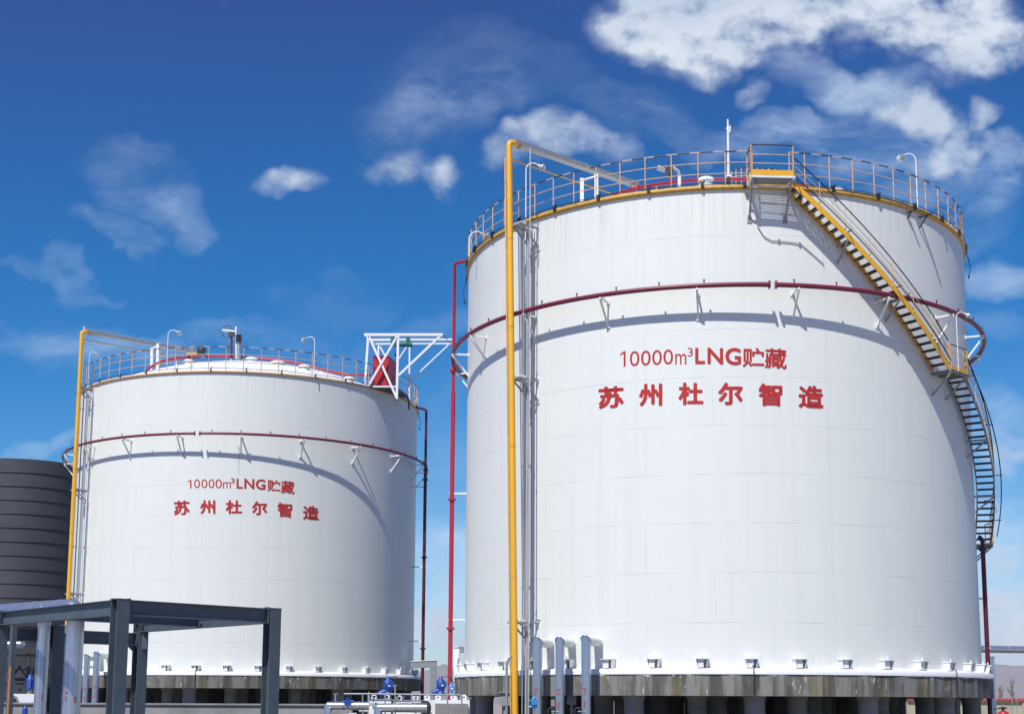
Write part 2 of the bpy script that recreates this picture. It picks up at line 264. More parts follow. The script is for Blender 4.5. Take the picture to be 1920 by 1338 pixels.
# ------------------------------------------------------------------ mesh helpers
def tag(o, label=None, cat=None, group=None, kind=None):
    for k, v in (('label', label), ('category', cat), ('group', group), ('kind', kind)):
        if v: o[k] = v
    return o
def wloc(o):
    v = Vector((0, 0, 0))
    while o: v += Vector(o.location); o = o.parent
    return v
class MB:
    def __init__(s): s.v = []; s.f = []; s.sm = []; s.uv = []
    def face(s, idx, smooth=False, uv=None): s.f.append(idx); s.sm.append(smooth); s.uv.append(uv)
    def capf(s, idx):           # flat end cap on vertices of its own, so that it does not bend the side's smooth normals
        k = len(s.v); s.v += [s.v[i].copy() for i in idx]; s.face(list(range(k, k + len(idx))))
    def add(s, vs, fs, smooth=False, uvs=None):
        o = len(s.v); s.v += [Vector(v) for v in vs]
        for i, f in enumerate(fs): s.face([o + j for j in f], smooth, uvs[i] if uvs else None)
        return s
    def box(s, c, sx, sy, sz, ax=None, ay=None):
        """box centred at c, axes ax (length sx) ay (sy) and their cross product (sz)"""
        ax = Vector(ax or (1, 0, 0)).normalized(); ay = Vector(ay or (0, 1, 0)); ay = (ay - ax * ay.dot(ax)).normalized(); az = ax.cross(ay)
        c = Vector(c); vs = []
        for i in (-.5, .5):
            for j in (-.5, .5):
                for k in (-.5, .5): vs.append(c + ax * (i * sx) + ay * (j * sy) + az * (k * sz))
        return s.add(vs, [(0, 1, 3, 2), (4, 6, 7, 5), (0, 4, 5, 1), (2, 3, 7, 6), (0, 2, 6, 4), (1, 5, 7, 3)])
    def bar(s, a, b, w, h=None, up=(0, 0, 1)):
        a = Vector(a); b = Vector(b); d = b - a
        u = Vector(up)
        if abs(d.normalized().dot(u)) > .98: u = Vector((1, 0, 0))
        side = u.cross(d).normalized()
        return s.box((a + b) / 2, d.length, w, h or w, d, side)
    def tube(s, pts, r, seg=10, cap=True, closed=False):
        pts = [Vector(p) for p in pts]; n = len(pts); o = len(s.v); prev = None
        for i, p in enumerate(pts):
            if closed: t = (pts[(i + 1) % n] - pts[i - 1])
            elif i == 0: t = pts[1] - p
            elif i == n - 1: t = p - pts[-2]
            else: t = (pts[i + 1] - p).normalized() + (p - pts[i - 1]).normalized()
            t.normalize()
            if prev is None:
                u = Vector((0, 0, 1)) if abs(t.z) < .9 else Vector((1, 0, 0)); u = (u - t * u.dot(t)).normalized()
            else: u = (prev - t * prev.dot(t)).normalized()
            prev = u; w = t.cross(u); k = 1
            if 0 < i < n - 1 and not closed:
                cs = (pts[i + 1] - p).normalized().dot((p - pts[i - 1]).normalized()); k = 1 / max(.6, math.sqrt((1 + cs) / 2))
            rr = r[i] if isinstance(r, (list, tuple)) else r
            for j in range(seg):
                a = 2 * math.pi * j / seg; s.v.append(p + (u * math.cos(a) + w * math.sin(a)) * rr)
        m = n if closed else n - 1
        for i in range(m):
            for j in range(seg):
                a = o + i * seg + j; b = o + i * seg + (j + 1) % seg; i2 = (i + 1) % n
                s.face([a, b, o + i2 * seg + (j + 1) % seg, o + i2 * seg + j], True)
        if cap and not closed:
            s.capf([o + j for j in range(seg)][::-1]); s.capf([o + (n - 1) * seg + j for j in range(seg)])
        return s
    def lathe(s, c, prof, seg=24, smooth=True, axis=None):
        """prof = [(r, h)] around the axis through c"""
        az = Vector(axis or (0, 0, 1)).normalized(); u = Vector((1, 0, 0)) if abs(az.x) < .9 else Vector((0, 1, 0)); u = (u - az * u.dot(az)).normalized(); w = az.cross(u)
        c = Vector(c); o = len(s.v)
        for r, h in prof:
            for j in range(seg):
                a = 2 * math.pi * j / seg; s.v.append(c + az * h + (u * math.cos(a) + w * math.sin(a)) * r)
        for i in range(len(prof) - 1):
            for j in range(seg):
                s.face([o + i * seg + j, o + i * seg + (j + 1) % seg, o + (i + 1) * seg + (j + 1) % seg, o + (i + 1) * seg + j], smooth)
        if prof[0][0] > 1e-4: s.capf([o + j for j in range(seg)][::-1])
        if prof[-1][0] > 1e-4: s.capf([o + (len(prof) - 1) * seg + j for j in range(seg)])
        return s
    def build(s, name, m, parent=None, origin=None):
        me = bpy.data.meshes.new(name)
        base = wloc(parent) if parent else Vector((0, 0, 0))
        og = Vector(origin) if origin is not None else (base if parent else sum(s.v, Vector()) / len(s.v))
        me.from_pydata([v - og for v in s.v], [], s.f); me.polygons.foreach_set('use_smooth', s.sm)
        if any(u is not None for u in s.uv):
            ul = me.uv_layers.new(name='UVMap')
            for p, u in zip(me.polygons, s.uv):
                for k, li in enumerate(p.loop_indices): ul.data[li].uv = u[k] if u else (0, 0)
        me.materials.append(m); me.update()
        o = bpy.data.objects.new(name, me); COL.objects.link(o)
        if parent: o.parent = parent; o.location = og - base
        else: o.location = og
        return o
def empty(name, loc, label, cat, group=None):
    o = bpy.data.objects.new(name, None); o.empty_display_size = .3; COL.objects.link(o); o.location = loc
    return tag(o, label, cat, group)
def copy_tree(o, parent=None):
    c = o.copy(); COL.objects.link(c); c.parent = parent
    for ch in list(o.children): copy_tree(ch, c)
    return c
def arcpts(c, r, z, a0, a1, n): return [c.pt(a0 + (a1 - a0) * i / n, r, z) for i in range(n + 1)]

class Tank:
    def __init__(s, x, y, zt, zs, zb, zr, Rs, Rr):
        s.c = Vector((x, y)); s.zt, s.zs, s.zb, s.zr, s.Rs, s.Rr = zt, zs, zb, zr, Rs, Rr
        n = -s.c.normalized(); s.a0 = math.atan2(n.y, n.x)         # angle 0 faces the viewer, positive to the right
    def ang(s, deg): return s.a0 + R_(deg)
    def pt(s, deg, r, z): a = s.ang(deg); return Vector((s.c.x + r * math.cos(a), s.c.y + r * math.sin(a), z))
    def dirv(s, deg): a = s.ang(deg); return Vector((math.cos(a), math.sin(a), 0))
    def cyl(s, x, y, r):
        d = ray(x, y); A = d.x ** 2 + d.y ** 2; B = -2 * (d.x * s.c.x + d.y * s.c.y); Cc = s.c.length_squared - r * r
        D = max(0, B * B - 4 * A * Cc); P = d * ((-B - math.sqrt(D)) / 2 / A)
        v = Vector((P.x, P.y)) - s.c; th = math.degrees(math.atan2(v.y, v.x) - s.a0); th = (th + 180) % 360 - 180
        return th, P.z
    @property
    def axis(s): return Vector((s.c.x, s.c.y, s.zs))
TR = 14.0
T1 = Tank(11.421, 78.232, 24.45, 1.38, .36, 19.45, 14.56, 14.86)
T2 = Tank(-22.063, 115.579, 24.2, 1.90, .94, 19.42, 14.72, 14.90)
GZ = -1.7

# ------------------------------------------------------------------ ground and far setting
def ground():
    b = MB(); n = 64; L = 5200.0
    xs = [-1, -.5, -.2, -.08, -.03, -.012, 0, .012, .03, .08, .2, .5, 1]
    pts = [(x * L, y * L) for y in xs for x in xs]
    b.add([(x * .85, y + (1400 if abs(y) > 4000 and y > 0 else (4000 if y < -4000 else 0)), GZ) for x, y in pts], [(j * 13 + i, j * 13 + i + 1, (j + 1) * 13 + i + 1, (j + 1) * 13 + i) for j in range(12) for i in range(12)])
    tag(b.build('ground', M_['ground']), kind='structure')
    g = MB(); g.add([(-4, 92, GZ + .01)] + [(-4 + 48 * math.cos(k * math.pi / 32), 92 + 48 * math.sin(k * math.pi / 32), GZ + .01) for k in range(64)], [(0, 1 + k, 1 + (k + 1) % 64) for k in range(64)]); tag(g.build('low_bounce_ground', M_['low_bounce']), kind='structure')  # dark gravel disc added to cut bounce light under the slabs
    # bare mountain ranges on the horizon
    def ridge(name, pts, Y, depth):
        from mathutils import noise as nz
        b = MB(); P = []
        xs0 = [p[0] for p in pts]
        N = 90; Mx = 14
        for i in range(N + 1):
            px = xs0[0] + (xs0[-1] - xs0[0]) * i / N
            for k in range(len(pts) - 1):
                if pts[k][0] <= px <= pts[k + 1][0]:
                    t = (px - pts[k][0]) / (pts[k + 1][0] - pts[k][0]); t = t * t * (3 - 2 * t); py = pts[k][1] * (1 - t) + pts[k + 1][1] * t; break
            top = at(px, py, Y)
            for j in range(Mx + 1):
                q = j / Mx; yy = Y - depth * (1 - q) + 0
                h = GZ - 6 + (top.z - GZ + 6) * (q ** 1.15)
                h += (nz.noise(Vector((px * .035, q * 4.5, Y * .01))) * .22 + nz.noise(Vector((px * .12, q * 13, 2))) * .09) * (top.z) * math.sin(math.pi * min(1, q * .93)) 
                P.append((top.x + 0, yy, h))
        for i in range(N + 1):      # back slope down again
            pass
        fs = [(i * (Mx + 1) + j, (i + 1) * (Mx + 1) + j, (i + 1) * (Mx + 1) + j + 1, i * (Mx + 1) + j + 1) for i in range(N) for j in range(Mx)]
        b.add(P, fs, True)
        o = len(b.v); b.v += [Vector((P[i * (Mx + 1) + Mx][0], Y + depth, GZ - 6)) for i in range(N + 1)]
        for i in range(N): b.face([i * (Mx + 1) + Mx, (i + 1) * (Mx + 1) + Mx, o + i + 1, o + i], True)
        tag(b.build(name, M_['mountain']), kind='structure')
    ridge('mountain', [(-400, 1290), (300, 1262), (740, 1270), (800, 1256), (826, 1240), (852, 1262), (880, 1272), (1100, 1268), (1500, 1262), (1760, 1256), (1862, 1243), (1895, 1248), (1925, 1246), (2100, 1236), (2300, 1250), (2600, 1290)], 4200, 900)
    ridge('hills', [(-400, 1305), (800, 1290), (1200, 1300), (1700, 1296), (1850, 1284), (1900, 1280), (2000, 1286), (2300, 1280), (2700, 1305)], 2300, 600)
ground()

# ------------------------------------------------------------------ lettering
def lettering(T, tank, items, name):
    """items: (text, four corner pixels tl tr br bl of the glyph's ink box, boldness)"""
    def ink(txt):
        if txt == '1':
            return [Vector(v) for v in ((.22, 0, 0), (.34, 0, 0), (.34, 1, 0), (.25, 1, 0), (0, .82, 0), (0, .71, 0), (.22, .85, 0))], [(0, 1, 2, 3, 6), (3, 4, 5, 6)]
        cu = bpy.data.curves.new('t', 'FONT'); cu.body = txt; cu.size = 1; cu.resolution_u = 6; cu.fill_mode = 'FRONT'
        ob = bpy.data.objects.new('t', cu); COL.objects.link(ob); bpy.context.view_layer.update()
        dg = bpy.context.evaluated_depsgraph_get(); me = bpy.data.meshes.new_from_object(ob.evaluated_get(dg))
        vs = [v.co.copy() for v in me.vertices]; fs = [tuple(p.vertices) for p in me.polygons]
        bpy.data.objects.remove(ob); bpy.data.meshes.remove(me); bpy.data.curves.remove(cu)
        return vs, fs
    root = bpy.data.objects.new(name, None); COL.objects.link(root); root.parent = tank; root.empty_display_size = .2
    for txt, q, bold in items:
        vs, fs = ink(txt)
        if not vs: continue
        x0, x1 = min(v.x for v in vs) - bold, max(v.x for v in vs) + bold; y0, y1 = min(v.y for v in vs) - bold, max(v.y for v in vs) + bold
        cs = [T.cyl(px, py, TR) for px, py in q]; b = MB()
        offs = [(0, 0)] + ([(bold * math.cos(k * math.pi / 4), bold * math.sin(k * math.pi / 4)) for k in range(8)] if bold else [])
        for k, (ox, oy) in enumerate(offs):
            out = []
            for v in vs:
                s = (v.x + ox - x0) / (x1 - x0); t = (v.y + oy - y0) / (y1 - y0)
                th = (cs[3][0] * (1 - s) + cs[2][0] * s) * (1 - t) + (cs[0][0] * (1 - s) + cs[1][0] * s) * t
                z = (cs[3][1] * (1 - s) + cs[2][1] * s) * (1 - t) + (cs[0][1] * (1 - s) + cs[1][1] * s) * t
                out.append(T.pt(th, TR + .010 + .0015 * k, z))
            b.add(out, fs)
        b.build('character', M_['text'], root)
    return root

def bx(x0, y0, x1, y1, sk=0.0): # corner list with slope sk (px down over its width)
    return [(x0, y0 - sk / 2), (x1, y0 + sk / 2), (x1, y1 + sk / 2), (x0, y1 - sk / 2)]

# ------------------------------------------------------------------ the storage tanks
def make_tank(T, label, dome, seed, rust=None):
    t = empty('storage_tank', T.axis, label, 'storage tank')
    b = MB(); n = 180; H = T.zt - T.zs
    rows = [0, .03, .5, 1]
    for i in range(n):
        a, c = 360 * i / n, 360 * (i + 1) / n
        u0, u1 = R_(a) * TR, R_(c) * TR
        for k in range(3):
            z0, z1 = T.zs + H * rows[k], T.zs + H * rows[k + 1]
            b.add([T.pt(a, TR, z0), T.pt(c, TR, z0), T.pt(c, TR, z1), T.pt(a, TR, z1)], [(0, 1, 2, 3)], False, [[(u0, H * rows[k]), (u1, H * rows[k]), (u1, H * rows[k + 1]), (u0, H * rows[k + 1])]])
    # merge seams so that the shading is smooth
    key = {}; nv = []; mp = []
    for v in b.v:
        k = (round(v.x, 4), round(v.y, 4), round(v.z, 4))
        if k not in key: key[k] = len(nv); nv.append(v)
        mp.append(key[k])
    b.v = nv; b.f = [[mp[i] for i in f] for f in b.f]; b.sm = [True] * len(b.f)
    b.build('shell', shell_mat('tank_shell_paint_' + str(seed), rust), t)
    r = MB(); prof = [(TR - .02, T.zt - .02)] + [(TR * q * .985, T.zt + .02 + dome * (1 - q * q)) for q in (1, .97, .9, .8, .7, .6, .5, .4, .3, .2, .1, 0.0001)]
    r.lathe((T.c.x, T.c.y, 0), prof, 96); r.build('roof', M_['white'], t)
    # rim channel
    hc = .24 if seed == 1 else .15
    c = MB(); c.lathe((T.c.x, T.c.y, 0), [(TR + .005, T.zt - .02), (TR + .11, T.zt - .02), (TR + .11, T.zt + hc), (TR + .06, T.zt + hc), (TR + .06, T.zt + .05), (TR - .05, T.zt + .05)], 180)
    c.build('rim_channel', M_['ochre'] if seed == 1 else M_['rail'], t)
    # foot ring
    f = MB(); f.lathe((T.c.x, T.c.y, 0), [(TR + .004, T.zs + .30), (TR + .03, T.zs + .26), (TR + .10, T.zs + .25), (T.Rs - .03, T.zs + .20), (T.Rs + .02, T.zs + .17), (T.Rs + .02, T.zs - .05)], 120)
    f.build('foot_ring', M_['white'], t)
    return t

def anchors(T, tank, phase):
    d, s = T.dirv(phase), T.dirv(phase + 90); z0 = T.zs + .26; cen = T.pt(phase, TR, 0)
    def P(u, v, z): return cen + s * u + d * v + Vector((0, 0, z))
    b = MB()
    for sg in (-1, 1):       # tapered gusset plates
        vs = [P(sg * .22, .0, z0), P(sg * .22, .34, z0), P(sg * .27, .44, z0 + .38), P(sg * .27, 0, z0 + .38)]
        vs2 = [v - s * sg * .03 for v in vs]
        b.add(vs + vs2, [(0, 1, 2, 3), (7, 6, 5, 4), (0, 4, 5, 1), (1, 5, 6, 2), (2, 6, 7, 3), (3, 7, 4, 0)])
    b.box(P(0, .24, z0 + .40), .60, .50, .04, s, d)
    b.box(P(-.06, .36, z0 + .19), .26, .03, .38, s, d)
    b.tube([P(0, .3, z0 + .41), P(0, .3, z0 + .56)], .035, 8)
    o = b.build('anchor_box', M_['white'], tank, origin=T.axis)
    obs = [o]
    for k in range(1, 40):
        c = o.copy(); COL.objects.link(c); c.parent = tank; c.rotation_euler.z = R_(9.0 * k); obs.append(c)

def platform(T, label, dark, conduits):
    t = empty('concrete_platform', (T.c.x, T.c.y, GZ), label, 'platform')
    n = 44; b = MB(); Hh = T.zs - T.zb
    for i in range(n):
        a, c = 360 * i / n + 3, 360 * (i + 1) / n + 3; u0, u1 = R_(a) * T.Rs, R_(c) * T.Rs
        b.add([T.pt(a, T.Rs, T.zb), T.pt(c, T.Rs, T.zb), T.pt(c, T.Rs, T.zs), T.pt(a, T.Rs, T.zs)], [(0, 1, 2, 3)], False, [[(u0, 0), (u1, 0), (u1, Hh), (u0, Hh)]])
        cb_, ct = Vector((T.c.x, T.c.y, T.zb)), Vector((T.c.x, T.c.y, T.zs - .001))
        b.add([T.pt(a, T.Rs, T.zb), T.pt(c, T.Rs, T.zb), cb_], [(2, 1, 0)], False, [[(0, 0)] * 3])
        b.add([T.pt(a, T.Rs, T.zs), T.pt(c, T.Rs, T.zs), ct], [(0, 1, 2)], False, [[(0, 0)] * 3])
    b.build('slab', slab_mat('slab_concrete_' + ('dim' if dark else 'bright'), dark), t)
    first = None
    for r, n_, ph in ((13.4, 15, 7.3 if not dark else -16.1), (11.4, 15, 19.3 if not dark else -4), (9.3, 12, 0), (7.2, 10, 12), (4.8, 8, 0), (2.4, 4, 20), (0.001, 1, 0)):
        for i in range(n_):
            p = T.pt(ph + 360 * i / n_, r, 0)
            if first is None:
                c = MB(); c.lathe((p.x, p.y, 0), [(.47, GZ), (.47, T.zb - .25), (.53, T.zb - .06), (.56, T.zb + .02)], 24); first = c.build('column', M_['concrete2'], t, origin=(p.x, p.y, GZ))
            else:
                o = first.copy(); COL.objects.link(o); o.parent = t; o.location = (p.x - T.c.x, p.y - T.c.y, 0)
    return t

# railing around the roof edge
def railing(T, label, phase, gap=None, step=360 / 68):
    t = empty('guard_railing', T.axis, label, 'railing', None); zr = T.zt + .24
    r = TR + .03
    def segs(a0, a1):
        n = int((a1 - a0) / 2.0); return a0, a1, n
    a0, a1 = (gap[1], gap[0] + 360) if gap else (0, 360)
    def ring(name, z, rad, m, uvs=False):
        b = MB(); n = 180
        pts = [T.pt(a0 + (a1 - a0) * i / n, r, z) for i in range(n + 1)]
        b.tube(pts, rad, 6)
        if uvs:
            b.uv = []
            for k, f in enumerate(b.f):
                i = k // 6
                if k >= n * 6: b.uv.append([(0, 0)] * 6)
                else:
                    u0, u1 = i * (a1 - a0) / n / 4.6, (i + 1) * (a1 - a0) / n / 4.6
                    b.uv.append([(u0, 0), (u0, 0), (u1, 0), (u1, 0)])
        b.build(name, m, t)
    hh = 1.66 if T is T1 else 1.72
    ring('top_rail', zr + hh, .032, M_['stripe'], True)
    ring('middle_rail', zr + hh * .667, .024, M_['rail']); ring('middle_rail', zr + hh * .333, .024, M_['rail'])
    p = T.pt(0, r, 0); b = MB(); b.tube([(p.x, p.y, zr - .2), (p.x, p.y, zr + hh)], .029, 6); first = b.build('post', M_['rail'], t, origin=T.axis)
    k = 0; a = phase; started = False
    cnt = int(round(360 / step))
    for i in range(cnt):
        a = (phase + i * step) % 360
        if gap and gap[0] + .6 < ((a + 180) % 360 - 180) < gap[1] - .6: continue
        if not started: first.rotation_euler.z = R_(a); started = True; continue
        o = first.copy(); COL.objects.link(o); o.parent = t; o.rotation_euler.z = R_(a)
    if gap:
        for g in gap:
            o = first.copy(); COL.objects.link(o); o.parent = t; o.rotation_euler.z = R_(g)
    return t

def edge_cable(T, label, phase, step, a0, a1):
    """power cable clipped on the rim"""
    t = empty('edge_cable', T.axis, label, 'cable')
    b = MB(); n = int((a1 - a0) * 1.2)
    b.tube([T.pt(a0 + (a1 - a0) * i / n, TR + .15, T.zt + .29 + .008 * math.sin(i * 1.7) + .012 * math.sin(i * .31)) for i in range(n + 1)], .02, 6); b.build('cable', M_['black'], t)
    k = a0 + phase; first = None
    while k < a1:
        if first is None:
            c = MB(); p = T.pt(k, TR + .15, T.zt + .2); q_ = 1 if T is T1 else .65; c.box(p, .14 * q_, .14 * q_, .3 * q_, T.dirv(k), T.dirv(k + 90)); c.tube([p + Vector((0, 0, .1)), p + T.dirv(k + 90) * .14 * q_ + Vector((0, 0, .22))], .04 * q_, 6)
            first = c.build('clamp', M_['black'], t, origin=T.axis); kk = k
        else:
            o = first.copy(); COL.objects.link(o); o.parent = t; o.rotation_euler.z = R_(k - kk)
        k += step

def half_ring(T, a0, a1, label, brk, r=.115, group=None):
    """half of the broken sprinkler ring"""
    t = empty('sprinkler_ring_pipe', (T.c.x, T.c.y, T.zr), label, 'pipe', group)
    n = 90; b = MB(); b.tube([T.pt(a0 + (a1 - a0) * i / n, T.Rr, T.zr) for i in range(n + 1)], r, 12); b.build('pipe', M_['maroon'], t)
    for e, dd in ((a0, 1), (a1, -1)):
        if abs(e) < 30:
            p = T.pt(e, T.Rr, T.zr); d = T.dirv(e + 90); f = MB(); f.tube([p - d * .0 * dd, p + d * .06 * dd], r * 1.75, 16); f.build('flange', M_['maroon'], t)
    first = None
    for i in range(int((a1 - a0) / 8.2)):
        a = a0 + 3.5 + 8.2 * i
        if first is None:
            f = MB(); p = T.pt(a, T.Rr, T.zr + r); f.tube([p - Vector((0, 0, .02)), p + Vector((0, 0, .14))], .03, 6); f.tube([p + Vector((0, 0, .13)), p + Vector((0, 0, .17))], .055, 6)
            first = f.build('nozzle', M_['maroon'], t, origin=(T.c.x, T.c.y, T.zr)); fa = a
        else:
            o = first.copy(); COL.objects.link(o); o.parent = t; o.rotation_euler.z = R_(a - fa)
    first = None
    for a in brk:
        if first is None:
            f = MB(); q = T.pt(a, T.Rr + .10, T.zr - r - .04); w1 = T.pt(a, TR + .03, T.zr - r - .04); w2 = T.pt(a, TR + .03, T.zr - 1.35)
            f.bar(q, w1, .085, .085); f.bar(q - Vector((0, 0, .02)), w2, .085, .085)
            f.box(w1, .05, .2, .2, T.dirv(a), T.dirv(a + 90)); f.box(w2, .05, .2, .2, T.dirv(a), T.dirv(a + 90))
            first = f.build('bracket', M_['whitesteel'], t, origin=(T.c.x, T.c.y, T.zr)); fa = a
        else:
            o = first.copy(); COL.objects.link(o); o.parent = t; o.rotation_euler.z = R_(a - fa)
    return t

def gooseneck(base, h, side, label, group=None, s=1.0, dirv=(1, 0, 0)):
    t = empty('floodlight_pole', base, label, 'lamp', group); d = Vector(dirv).normalized() * side; b = MB(); base = Vector(base)
    up = Vector((0, 0, 1)); r = .42 * s
    top = base + up * h
    pts = [base, top] + [top + d * (r - r * math.cos(a)) + up * (r * math.sin(a)) for a in [math.pi * k / 8 for k in range(1, 7)]]
    b.tube(pts, .035 * s, 8); b.build('pole', M_['whitesteel'], t)
    e = pts[-1]; dd = (pts[-1] - pts[-2]).normalized()
    l = MB(); l.lathe(e, [(.05 * s, -.02), (.10 * s, .05 * s), (.11 * s, .16 * s), (.24 * s, .26 * s), (.26 * s, .33 * s)], 16, axis=dd); l.build('lamp_head', M_['lamp'], t)
    g = MB(); g.lathe(e, [(.18 * s, .331 * s), (.17 * s, .45 * s), (.10 * s, .54 * s), (.001, .56 * s)], 16, axis=dd); g.build('lamp_glass', M_['glass'], t)
    return t

tank1 = make_tank(T1, 'large white storage tank at right with the winding staircase and big red lettering', 2.7, 1)
tank2 = make_tank(T2, 'smaller-looking white storage tank at left, farther away, crane frame on its roof edge', 3.55, 2, R_(356.9) * TR)
D0 = 0.0; BD = .034
lettering(T1, tank1, [('1', bx(1163, 658, 1173, 687), 0), ('0', bx(1181, 658, 1199, 686, -1), 0), ('0', bx(1202, 657, 1220, 685, -1), 0), ('0', bx(1223, 656, 1241, 684, -1), 0), ('0', bx(1244, 655, 1262, 683, 0), 0),
                      ('m', bx(1266, 663, 1287, 683, 0), 0), ('3', bx(1289, 652, 1299, 668), 0), ('L', bx(1303.5, 652, 1322, 682, 0), .026), ('N', bx(1326.5, 652, 1356, 682.5, 1), .026), ('G', bx(1360, 652, 1389.5, 684, 1), .026),
                      ('贮', bx(1392, 652, 1433, 688, 1), .018), ('藏', bx(1434, 653, 1475, 691, 2), .018)], 'capacity_lettering')
lettering(T1, tank1, [('苏', bx(1122, 724, 1170, 765, -3), BD), ('州', bx(1198, 719, 1242, 761, -1), BD), ('杜', bx(1272, 717, 1319, 759, 0), BD), ('尔', bx(1346, 717, 1393, 759, 0), BD), ('智', bx(1422, 719, 1467, 761, 1), BD), ('造', bx(1497, 723, 1544, 765, 2), BD)], 'name_lettering')
lettering(T2, tank2, [('1', bx(352, 899, 359, 915), 0), ('0', bx(364, 898, 375, 914.5), 0), ('0', bx(377.5, 898, 389, 914.5), 0), ('0', bx(391, 898, 402, 914.5), 0), ('0', bx(404, 898, 416, 915), 0),
                      ('m', bx(418, 903, 433, 915, 0), 0), ('3', bx(433, 896, 440, 905), .006), ('L', bx(443.5, 897, 455.5, 915.5, .5), .026), ('N', bx(458, 897, 477, 916, 1), .026), ('G', bx(479.5, 898, 498, 917.5, 1), .026),
                      ('贮', bx(501, 899, 526, 921, 2), .018), ('藏', bx(527, 901, 552, 925, 2), .018)], 'capacity_lettering')
lettering(T2, tank2, [('苏', bx(326, 938, 356, 965, -1), BD), ('州', bx(375, 937, 404, 963, 0), BD), ('杜', bx(423, 937, 454, 963, 0), BD), ('尔', bx(472, 939, 501, 965, 0), BD), ('智', bx(520, 942, 548, 969, 2), BD), ('造', bx(568, 948, 598, 974, 2), BD)], 'name_lettering')
anchors(T1, tank1, -2.6); anchors(T2, tank2, -4.5)
platform(T1, 'streaked round concrete platform on columns under the large right tank', False, [])
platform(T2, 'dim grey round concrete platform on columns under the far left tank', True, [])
PLA, PLB, PLZ = 7.6, 15.2, T1.zt + .24
railing(T1, 'striped orange railing round the roof edge of the large right tank', 3.3, (PLA + 1, PLB + .8))
railing(T2, 'thin faded railing round the roof edge of the far left tank', 2.6)
edge_cable(T1, 'black power cable clipped along the roof edge of the large right tank', 3, 10.6, -89, 7)
edge_cable(T1, 'black power cable drooping along the right roof edge behind the stairs', 8, 10.6, 17, 88)
edge_cable(T2, 'dark cable clipped along the roof edge of the far left tank', 4, 10.6, -80, 80)
half_ring(T1, -103, 10.75, 'maroon ring pipe half on the left side of the large right tank', [-106 + 18 * k + .0 for k in range(1)] + [-92.3, -74.3, -58.1, -38.6, -20.6, -2.4], .118)
half_ring(T1, 11.75, 100, 'maroon ring pipe half passing behind the staircase of the large right tank', [16, 34.6, 53.5, 72.5, 90], .118)
half_ring(T2, -100, -15.5, 'thin maroon ring pipe half at left of the far tank, ends near its middle', [-92.5, -74.5, -56.6, -38.6, -20.6], .10)
half_ring(T2, -14.2, 92, 'thin maroon ring pipe half sweeping right across the far tank', [-2.5, 15.4, 33.6, 52, 70, 86], .10)

